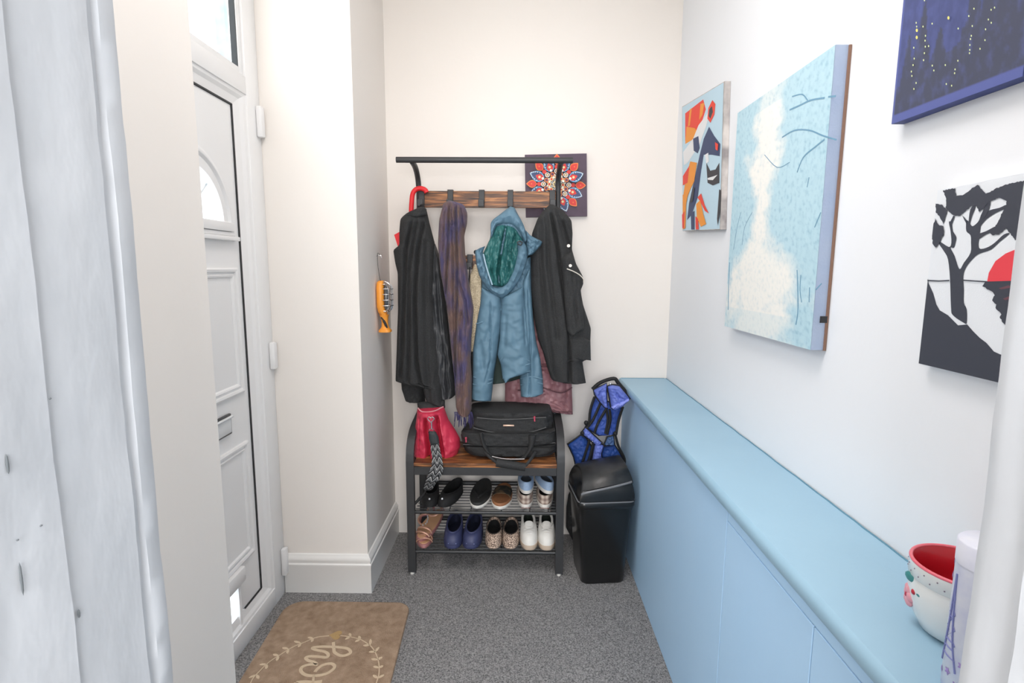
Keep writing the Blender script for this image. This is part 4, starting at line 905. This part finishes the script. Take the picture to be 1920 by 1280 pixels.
# mandala on the back wall
mx = [pY(984, 290, 2.675), pY(1100, 287.5, 2.675), pY(1101, 405, 2.675), pY(986, 407, 2.675)]
ma_ = thing('canvas_painting', 'small square dark plum canvas with red and blue flower mandala on the back wall', 'painting', (mx[3].x+.15, 2.69, mx[3].z))
obj('canvas', canvas_box(mx, back_y=BY-.001), M('plum_black', '554855', .7, hx2='605262', scale=30, bump=.2, bscale=400), ma_, smooth=False)
pal = [M('p_red', 'D8362F', .5), M('p_orange', 'E8863E', .5), M('p_blue', '6FA6CF', .5), M('p_white', 'F2EBDD', .5), M('p_cream', 'E8D6A0', .5), M('p_plum', '6B3350', .5), M('p_navy', '37466F', .5)]
sh = []; mcx, mcy = 1042.5, 346.5
def disc(x, y, r, m, n=10): sh.append(([(x+r*math.cos(2*PI*k/n), y+r*math.sin(2*PI*k/n)) for k in range(n)], m))
def petal(a, d0, d1, wd, m, n=10):
    pts = []
    for k in range(n+1):
        t = k/n; r = d0+(d1-d0)*t; h_ = wd*math.sin(PI*t)**.8*(1.2-.5*t); pts.append((r, h_))
    for k in range(n-1, 0, -1):
        t = k/n; r = d0+(d1-d0)*t; h_ = -wd*math.sin(PI*t)**.8*(1.2-.5*t); pts.append((r, h_))
    c, s = math.cos(a), math.sin(a); sh.append(([(mcx+c*r-s*q, mcy+s*r+c*q) for r, q in pts], m))
for k in range(8):
    a = k*PI/4+.02; b = a+PI/8
    petal(b, 24, 54, 10.5, 2); petal(b, 26, 51, 8.0, 6); petal(b, 25, 42, 6, 0); disc(mcx+34*math.cos(b), mcy+34*math.sin(b), 2.4, 4)
    for q in range(11):
        t = -1+2*q/10; rr = 52-abs(t)**1.6*15; aa = b+t*.20; disc(mcx+rr*math.cos(aa), mcy+rr*math.sin(aa), .95, 3, 6)
    petal(a, 36, 56, 7.6, 1); petal(a, 37, 54, 6.2, 0); disc(mcx+32*math.cos(a), mcy+32*math.sin(a), 4, 0); disc(mcx+46*math.cos(a), mcy+46*math.sin(a), 1.2, 1, 6)
    for rr, r_, m_, off_ in ((24, 4.6, 3, 0), (24, 3.2, 5, 0), (24, 2, 4, 0), (20, 4.2, 1, PI/8), (20, 2.8, 5, PI/8), (27.5, 2.4, 3, PI/8), (13, 3.6, 4, 0), (13, 2.2, 0, 0), (13.5, 2.4, 3, PI/8), (8, 2.2, 3, PI/8), (8, 1.2, 6, PI/8), (5, 1.8, 4, 0), (17, 1.5, 1, PI/16), (17, 1.5, 3, -PI/16)):
        disc(mcx+rr*math.cos(a+off_), mcy+rr*math.sin(a+off_), r_, m_, 10)
disc(mcx, mcy, 2.5, 3)
g = flat_shapes(sh, lambda x, y: pY(x, y, 2.675), (0, -1, 0))
obj('mandala', (g[0], g[1]), pal, ma_, smooth=False, idx=g[2])
# generic abstract canvas (far, right wall)
Xa = WX-.022
fa = [pX(1279, 200, Xa), pX(1359, 152, Xa), pX(1351, 430, Xa), pX(1280, 433, Xa)]
ab = thing('canvas_painting', 'canvas of orange, navy and pale blue shapes on the right wall near the corner', 'painting', (Xa, 2.3, fa[3].z))
obj('canvas', canvas_box(fa, back_x=WX-.001), M('canvas_edge', 'CFC9C4', .8, hx2='8F8A8A', scale=14, contrast=.3), ab, smooth=False)
E_ = lambda pts: cv(pts, 1250, 130, 4.0)
pal2 = [M('a_sky', 'BDD9E8', .6, bump=.1, bscale=300), M('a_red', 'E8402C', .6), M('a_orange', 'EE962F', .6), M('a_navy', '2F3F66', .6), M('a_white', 'E6E8EA', .6), M('a_black', '33333A', .6)]
qq = lambda pts, m: (E_(pts), m)
shp = [(([(1279.5, 201), (1357, 154.5), (1349.5, 429), (1280.5, 432)]), 0),
       qq([(140, 330), (275, 225), (295, 300), (250, 440), (200, 520), (140, 540)], 1), qq([(150, 430), (210, 440), (240, 470), (190, 530), (140, 560)], 2),
       qq([(175, 300), (190, 290), (175, 420), (160, 430)], 2), qq([(255, 260), (285, 250), (270, 340), (245, 380)], 2),
       qq([(330, 300), (300, 420), (250, 560), (160, 700), (130, 720), (125, 620), (200, 520), (240, 420)], 4),
       qq([(320, 430), (360, 500), (405, 560), (400, 650), (340, 640), (280, 640), (260, 760), (235, 960), (190, 1090), (155, 1130), (170, 1000), (215, 800), (250, 640), (280, 520)], 3),
       qq([(200, 520), (240, 500), (250, 590), (235, 630), (205, 610)], 3), qq([(315, 290), (345, 230), (368, 260), (360, 340), (330, 400), (308, 370)], 1), qq([(322, 300), (342, 275), (350, 320), (330, 370), (318, 350)], 5),
       qq([(290, 640), (315, 625), (320, 690), (300, 710)], 4), qq([(300, 700), (330, 760), (370, 750), (398, 700), (398, 850), (350, 870), (310, 850)], 5), qq([(310, 815), (360, 800), (385, 790), (350, 830), (312, 828)], 4),
       qq([(180, 690), (230, 700), (210, 840), (180, 900), (150, 980), (125, 960), (150, 800)], 2), qq([(125, 800), (175, 720), (160, 850), (125, 870)], 1),
       qq([(235, 960), (262, 930), (290, 1020), (320, 1080), (290, 1060), (255, 990)], 1), qq([(225, 1010), (255, 980), (280, 1090), (300, 1160), (260, 1180), (230, 1110)], 2), qq([(185, 1080), (212, 1060), (212, 1200), (188, 1200)], 3), qq([(220, 1100), (240, 1120), (246, 1200), (222, 1200)], 1), qq([(125, 940), (165, 930), (150, 1010), (145, 1190), (125, 1200)], 2), qq([(120, 1090), (140, 1060), (135, 1190), (122, 1190)], 1), qq([(368, 545), (392, 560), (388, 610), (372, 600)], 1),
       qq([(205, 880), (215, 890), (200, 990), (180, 1000)], 5), qq([(400, 900), (412, 905), (405, 1080), (388, 1170), (384, 1120)], 5)]
g = flat_shapes(shp, lambda x, y: pX(x, y, Xa), (-1, 0, 0))
obj('painted_shapes', (g[0], g[1]), pal2, ab, smooth=False, idx=g[2])
# big pale blue canvas: vertex painted
Xb = WX-.036
fb = [pX(1383.5, 212, Xb), pX(1567, 83.5, Xb), pX(1520, 656, Xb), pX(1359, 611, Xb)]
bl = thing('canvas_painting', 'tall pale blue canvas of a misty light-filled wood, largest picture on the right wall', 'painting', (Xb, 1.6, fb[3].z))
obj('canvas', canvas_box(fb, back_x=WX-.006), M('canvas_side_blue', '9DAECB', .7, hx2='AAB9D0', scale=12, bump=.2, bscale=200), bl, smooth=False)
obj('backing_board', canvas_box([Vector((WX-.0065, p.y-.004, p.z-.001)) for p in fb], back_x=WX-.001), M('brown_board', '8A6B5A', .8), bl, smooth=False)
nu, nv = 110, 220; V_, F_, col_ = [], [], []
fbm = lambda p: mnoise.fractal(p, .8, 2.2, 5)
c_b = Vector(lin('BADAE6')[:3]); c_w = Vector(lin('F3F3EE')[:3]); c_d = Vector(lin('92BCCF')[:3])
for jv in range(nv+1):
    v = jv/nv
    for iu in range(nu+1):
        u = iu/nu; P = fb[0].lerp(fb[1], u).lerp(fb[3].lerp(fb[2], u), v); V_.append(P+Vector((-.0006, 0, 0)))
        cu = .42-.03*v; wdt = .14+.05*math.sin(v*9)+(.26*max(0, (v-.52)/.3) if v < .82 else .26)
        f = 1-abs(u-cu)/wdt/1.35; f = max(0, min(1, f*1.6+.8*fbm(Vector((u*5, v*9, 3)))-.12))
        if v > .62: f = max(f, max(0, min(1, 1.6*(1-((u-.45)/.42)**2-((v-.78)/.19)**2)+.4*fbm(Vector((u*4, v*6, 1))))))
        if v < .06: f *= .6
        d_ = max(0, fbm(Vector((u*46, v*50, 9))))*.9*(1-.7*f)
        if u < .10 or u > .80: d_ += .25*max(0, fbm(Vector((u*30, v*14, 5)))+.2)
        if v > .90: f *= .75
        c = c_b.lerp(c_w, f).lerp(c_d, min(.8, d_)); col_.append((*c, 1))
for jv in range(nv):
    for iu in range(nu):
        a = jv*(nu+1)+iu; F_.append((a, a+nu+1, a+nu+2, a+1))
obj('painted_face', (V_, F_), MV('misty_paint', .6), bl, colors=col_, smooth=False)
G_ = lambda pts: [pX(x, y, Xb-.0008) for x, y in cv(pts, 1340, 70, 2.1346)]
for pts, wd in (([(300, 290), (345, 270), (375, 255), (400, 248), (440, 242)], .004), ([(455, 238), (485, 235)], .004), ([(310, 237), (350, 228), (372, 252)], .003), ([(270, 400), (320, 372), (380, 372), (430, 392), (488, 410)], .0035), ([(330, 540), (355, 480), (400, 440), (440, 408)], .004), ([(200, 470), (250, 520), (300, 500)], .002), ([(75, 850), (90, 760), (105, 700)], .002), ([(370, 600), (378, 560)], .003), ([(400, 760), (425, 700)], .003), ([(345, 950), (342, 1010), (348, 1060)], .003), ([(380, 1000), (378, 1060)], .003), ([(405, 1010), (428, 985)], .003), ([(110, 830), (120, 760), (150, 700)], .0015), ([(60, 900), (56, 1000), (54, 1090)], .005), ([(330, 930), (334, 1080), (325, 1150)], .004)):
    obj('painted_branch', ribbon(G_(pts), wd, .0004, nrm=(-1, 0, 0), sm=4), M('slate_blue_paint', '6E9CB8', .6), bl, smooth=False)
P = pX(1536, 598, WX-.03); obj('dark_label', box(WX-.034, WX-.018, P.y-.0012-.012, P.y-.010, P.z-.008, P.z+.008), gasket, bl, smooth=False)
# navy night canvas (top right)
Xn = WX-.024
nb0 = pX(1672, 233, Xn); nb1 = pX(1918, 143, Xn); 
zb_ = (nb0.z+nb1.z)/2; yA = nb0.y; yB = nb1.y
fn = [Vector((Xn, yA, zb_+.31)), Vector((Xn, yB, zb_+.31)), Vector((Xn, yB, nb1.z)), Vector((Xn, yA, nb0.z))]
nv_ = thing('canvas_painting', 'navy night canvas with dark trees and yellow light dots, top right on the right wall', 'painting', (Xn, 1.0, zb_))
obj('canvas', canvas_box(fn, back_x=WX-.001), M('navy_edge', '2E3B72', .6, hx2='3C4A88', scale=20), nv_, smooth=False)
nu, nv = 90, 90; V_, F_, col_ = [], [], []
cN = Vector(lin('424B7C')[:3]); cD = Vector(lin('41465C')[:3]); cL = Vector(lin('5661A0')[:3])
for jv in range(nv+1):
    v = jv/nv
    for iu in range(nu+1):
        u = iu/nu; P = fn[0].lerp(fn[1], u).lerp(fn[3].lerp(fn[2], u), v); V_.append(P+Vector((-.0006, 0, 0)))
        n1 = fbm(Vector((u*9, v*9, 4)))
        hill = .80-.10*math.sin(u*2.4)+.02*n1 if u < .55 else .74-.3*(u-.55)
        tr = False
        for tc_, tt_, tw_ in ((.10, .50, .07), (.22, .36, .09), (.38, .56, .07), (.62, .36, .09), (.78, .10, .12), (.93, .06, .12)):
            if v > tt_ and abs(u-tc_) < tw_*((v-tt_)/(hill-tt_+.05))*(1+.5*n1)+.005: tr = True
        dark = 1 if (v > hill or tr) else 0
        c = (cD if dark else cN).lerp(cL, max(0, min(1, (.5*fbm(Vector((u*20, v*12, 7)))+(.0 if dark else .1)))))
        if v > .955 or u < .02: c = cL
        col_.append((*c, 1))
for jv in range(nv):
    for iu in range(nu):
        a = jv*(nu+1)+iu; F_.append((a, a+nu+1, a+nu+2, a+1))
obj('painted_face', (V_, F_), MV('night_paint', .55), nv_, colors=col_, smooth=False)
N_ = lambda x, y: (1640+x/4.921, y/4.921)
dd = [(385, 210), (390, 245), (392, 280), (392, 345), (365, 440), (370, 540), (360, 600), (345, 660), (350, 700), (390, 765), (370, 820), (455, 245), (478, 330), (475, 375), (478, 430), (470, 490), (463, 555), (510, 425), (545, 605), (560, 650), (545, 218), (787, 263), (886, 148), (698, 165), (476, 3), (920, 240), (912, 330), (905, 360), (900, 415), (900, 460), (898, 490), (940, 80), (1100, 90), (1075, 180), (1050, 270), (1045, 370), (1000, 450), (795, 560), (765, 675), (770, 640), (680, 600), (690, 775), (740, 790), (1140, 70), (1110, 210)]
sh = []
for x, y in dd:
    X_, Y_ = N_(x, y); r = 2.6 if (x, y) in ((698, 165), (392, 280), (392, 345)) else 1.5
    sh.append(([(X_+r*.8*math.cos(2*PI*k/8), Y_+r*math.sin(2*PI*k/8)*1.3) for k in range(8)], 0 if r < 2 else 1))
g = flat_shapes(sh, lambda x, y: pX(x, y, Xn-.0008), (-1, 0, 0))
obj('painted_lights', (g[0], g[1]), [M('dot_green', 'D8E4A8', .5), M('dot_yellow', 'EFE27A', .5)], nv_, smooth=False, idx=g[2])
# tree silhouette canvas
Xt = WX-.020
T_ = lambda pts: cv(pts, 1700, 330, 3.2)
t0 = pX(1762, 356, Xt); t3 = pX(1719, 681, Xt)
yR = .70
ft = [Vector((Xt, (t0.y+t3.y)/2, t0.z)), Vector((Xt, yR, t0.z+.004)), Vector((Xt, yR, t3.z+.004)), Vector((Xt, (t0.y+t3.y)/2, t3.z))]
tr_ = thing('canvas_painting', 'white canvas with black tree silhouette and red sun, lower right on the right wall', 'painting', (Xt, .85, t3.z))
obj('canvas', canvas_box(ft, back_x=WX-.001), M('white_canvas', 'E9EEF4', .7, bump=.1, bscale=400), tr_, smooth=False)
tb = [([(122, 612), (132, 640), (160, 700), (180, 770), (200, 805), (250, 835), (310, 895), (365, 890), (400, 930), (440, 970), (480, 1000), (525, 1052), (560, 1068), (700, 1110), (700, 1290), (535, 1242), (60, 1120)], 0),
      ([(265, 430), (290, 480), (318, 558), (345, 520), (385, 460), (388, 400), (385, 355), (360, 330), (358, 280), (352, 262), (370, 268), (385, 290), (400, 300), (430, 275), (455, 235), (440, 350), (435, 430), (480, 430), (530, 400), (585, 350), (620, 345), (560, 395), (510, 440), (440, 465), (405, 490), (360, 545), (342, 600), (345, 680), (345, 760), (362, 800), (362, 880), (345, 880), (280, 835), (268, 790), (262, 620), (250, 500), (225, 450), (195, 405), (205, 395), (255, 425), (270, 400), (265, 330), (255, 275), (272, 280), (280, 330), (300, 365), (295, 400), (285, 430)], 0),
      ([(455, 235), (500, 205), (560, 190), (600, 172), (605, 190), (540, 220), (480, 260), (435, 310)], 0), ([(430, 350), (480, 330), (540, 300), (540, 325), (480, 350), (435, 378)], 0),
      ([(375, 270), (385, 200), (410, 170), (415, 190), (395, 240), (380, 290)], 0), ([(440, 260), (480, 170), (505, 150), (500, 190), (470, 250)], 0), ([(262, 280), (285, 235), (292, 242), (275, 290)], 0), ([(335, 232), (365, 265), (362, 285), (350, 262)], 0),
      ([(222, 85), (295, 72), (300, 120), (340, 115), (390, 80), (430, 52), (480, 105), (530, 80), (600, 50), (660, 38), (800, 10), (800, 400), (655, 385), (640, 360), (600, 310), (560, 350), (520, 355), (505, 340), (545, 290), (570, 240), (600, 180), (605, 150), (560, 130), (500, 150), (470, 190), (440, 215), (425, 180), (390, 180), (350, 215), (320, 240), (280, 232), (240, 195), (240, 130)], 0),
      ([(175, 165), (215, 170), (250, 205), (240, 235), (225, 290), (205, 250), (180, 220)], 0), ([(175, 252), (195, 290), (225, 300), (228, 350), (205, 395), (180, 430), (160, 405), (155, 330)], 0),
      ([(128, 622), (200, 626), (262, 622), (262, 630), (200, 633), (130, 630)], 0), ([(338, 620), (420, 626), (490, 630), (700, 624), (700, 634), (490, 638), (340, 628)], 0),
      ([(460, 660), (480, 634), (700, 628), (700, 1000), (600, 900), (565, 845), (575, 830), (540, 790), (545, 770), (520, 745), (535, 715), (515, 690), (500, 682)], 0),
      ([(490, 632), (500, 580), (540, 510), (600, 465), (660, 440), (740, 460), (760, 625)], 1), ([(560, 672), (620, 655), (640, 668), (575, 680)], 2), ([(585, 735), (640, 715), (645, 730), (600, 745)], 2)]
def clampc(pts):
    out = []
    for p in cv(pts, 1700, 330, 3.2):
        P = pX(*p, Xt); P.y = max(P.y, yR+.001); P.y = min(P.y, ft[0].y-.0005); P.z = min(max(P.z, ft[3].z+.001), ft[0].z-.001); out.append(P)
    return out
V_, F_, ix = [], [], []
def jag(pts, amp):
    out = []
    for a, b in zip(pts, pts[1:]+pts[:1]):
        L = math.hypot(b[0]-a[0], b[1]-a[1]); n = max(1, int(L/9))
        for q in range(n):
            j_ = amp if 0 < q else 0
            out.append((a[0]+(b[0]-a[0])*q/n+random.uniform(-j_, j_), a[1]+(b[1]-a[1])*q/n+random.uniform(-j_, j_)))
    return out
def soft(pts):
    n = len(pts); out = []
    for i in range(n):
        a, b, c, d = [Vector((*pts[(i+k) % n], 0)) for k in (-1, 0, 1, 2)]
        for q in range(3):
            t = q/3; p = .5*((2*b)+(c-a)*t+(2*a-5*b+4*c-d)*t*t+(3*b-a-3*c+d)*t**3); out.append((p.x, p.y))
    return out
for k, (pts, mi) in enumerate(tb):
    W = clampc(jag(pts, 3.2) if k in (8, 9, 10, 13) else (soft(pts) if k in (1, 2, 3, 4, 5) else pts)); n = len(V_); V_ += [p+Vector((-.0005-.0001*k, 0, 0)) for p in W]
    for t in tessellate_polygon([[Vector((-p.y*1000, p.z*1000, 0)) for p in W]]): F_.append(tuple(n+i for i in t)); ix.append(mi)
obj('painted_tree', (V_, F_), [M('ink_black', '3C404C', .6), M('sun_red', 'E8434F', .6), M('dull_red', '6B4550', .6)], tr_, smooth=False, idx=ix)

# ================================================================== ON THE CABINET
bw = thing('bowl', 'white ceramic bowl with red inside and pink flower, on the cabinet at right', 'bowl', (.676, .768, ctop))
R_ = .067
obj('bowl_shell', lathe([(0, .001), (.040, .001), (.048, .006), (.058, .026), (.065, .050), (R_, .070), (R_-.001, .086), (R_+.001, .088), (R_+.001, .110)], (.676, .768, ctop), 48), M('white_glaze', 'EEF0EE', .25, coat=.4), bw)
obj('bowl_inside', lathe([(R_+.001, .110), (R_-.001, .1125), (R_-.004, .110), (R_-.006, .07), (.058, .030), (.036, .010), (0, .009)], (.676, .768, ctop), 48), M('red_glaze', 'C01D2C', .3, coat=.4), bw)
obj('rim', tube([Vector((.676+(R_-.0012)*math.cos(2*PI*k/48), .768+(R_-.0012)*math.sin(2*PI*k/48), ctop+.111)) for k in range(48)], .0028, 8, closed=True), M('pink_glaze', 'E8707E', .3), bw)
dots = []
for k in range(44):
    a = 2*PI*k/44; z = ctop+.094+(.008 if k % 2 else 0); dots.append(sphere((.676+(R_+.001)*math.cos(a), .768+(R_+.001)*math.sin(a), z), .0012, 6))
obj('dots', merge(*dots), M('teal_dots', '7A6F80', .4), bw)
def on_bowl(a, z, r): return (.676+(r)*math.cos(a), .768+(r)*math.sin(a), ctop+z)
fa_ = PI*.86
fl_ = [sphere(on_bowl(fa_+.13*math.cos(2*PI*k/6), .048+.010*math.sin(2*PI*k/6), R_-.003), .0085, 10, sx=.45) for k in range(6)]
obj('flower', merge(*fl_), M('pink_flower', 'E9A3AE', .4), bw)
obj('flower_centre', sphere(on_bowl(fa_, .048, R_+.000), .004, 10, sx=.6), M('red_centre', 'B5304A', .4), bw)
obj('leaf', merge(sphere(on_bowl(fa_+.12, .082, R_), .011, 10, sx=.3, sz=.7), sphere(on_bowl(fa_+.45, .066, R_-.002), .006, 10, sx=.3, sz=.8)), M('teal_leaf', '3E8A8A', .4), bw)
obj('berry', sphere(on_bowl(fa_+.30, .064, R_-.001), .0045, 10, sx=.6), M('red_berry', 'C22A3C', .4), bw)
# printed tin
tn = thing('round_tin', 'tall pale lilac tin printed with a lattice tower and purple flowers, beside the bowl', 'tin', (.606, .650, ctop))
tr0 = .036; th_ = .212
tc0 = (.606, .650, ctop)
obj('tin_body', lathe([(0, 0), (tr0-.002, 0), (tr0, .003), (tr0, th_-.03)], tc0, 48), M('lilac_print', 'E2E6F0', .4, hx2='CBD0E8', scale=28, contrast=.4), tn)
obj('tin_lid', lathe([(tr0+.0008, th_-.032), (tr0+.0010, th_-.003), (tr0-.002, th_), (0, th_)], tc0, 48), M('lid_print', 'E8EAF4', .35, hx2='D4D8EE', scale=20, contrast=.4), tn)
def cylp(a, z, r=tr0+.0006): return Vector((tc0[0]+r*math.cos(a), tc0[1]+r*math.sin(a), ctop+z))
aT = PI*.93
tw = [tube([cylp(aT-.42, .035), cylp(aT-.20, .07), cylp(aT-.08, .11), cylp(aT, .165)], .0012, 5, sm=4), tube([cylp(aT+.42, .035), cylp(aT+.20, .07), cylp(aT+.08, .11), cylp(aT, .165)], .0012, 5, sm=4)]
for z, hw in ((.062, .26), (.072, .22), (.105, .10), (.05, .34)): tw.append(tube([cylp(aT-hw, z), cylp(aT, z), cylp(aT+hw, z)], .0010, 5))
for k in range(5):
    z0, z1 = .05+.02*k, .07+.02*k; h0 = .36*(1-k/5.2); h1 = .36*(1-(k+1)/5.2)
    tw.append(tube([cylp(aT-h0, z0), cylp(aT+h1, z1)], .0007, 4)); tw.append(tube([cylp(aT+h0, z0), cylp(aT-h1, z1)], .0007, 4))
obj('printed_tower', merge(*tw), M('violet_ink', '7F86BE', .5), tn)
for a_, z_ in ((aT-.35, .022), (aT+.1, .030), (aT+.5, .020), (aT-.75, .035), (aT-.5, .155), (aT-.65, .172), (aT+.6, .05)):
    pt = [cylp(a_+.11*(1+.35*math.cos(5*t))*math.cos(t), z_+.0042*(1+.35*math.cos(5*t))*math.sin(t), tr0+.0004) for t in [2*PI*k/30 for k in range(30)]]
    pc = [cylp(a_+(.11*(1+.35*math.cos(5*t))*math.cos(t))*.3, z_+.0042*.3*math.sin(t), tr0+.0009) for t in [2*PI*k/30 for k in range(30)]]
    obj('printed_flower', loft([pt, pc], False, True), M('violet_flower', 'A08BC8', .5), tn)
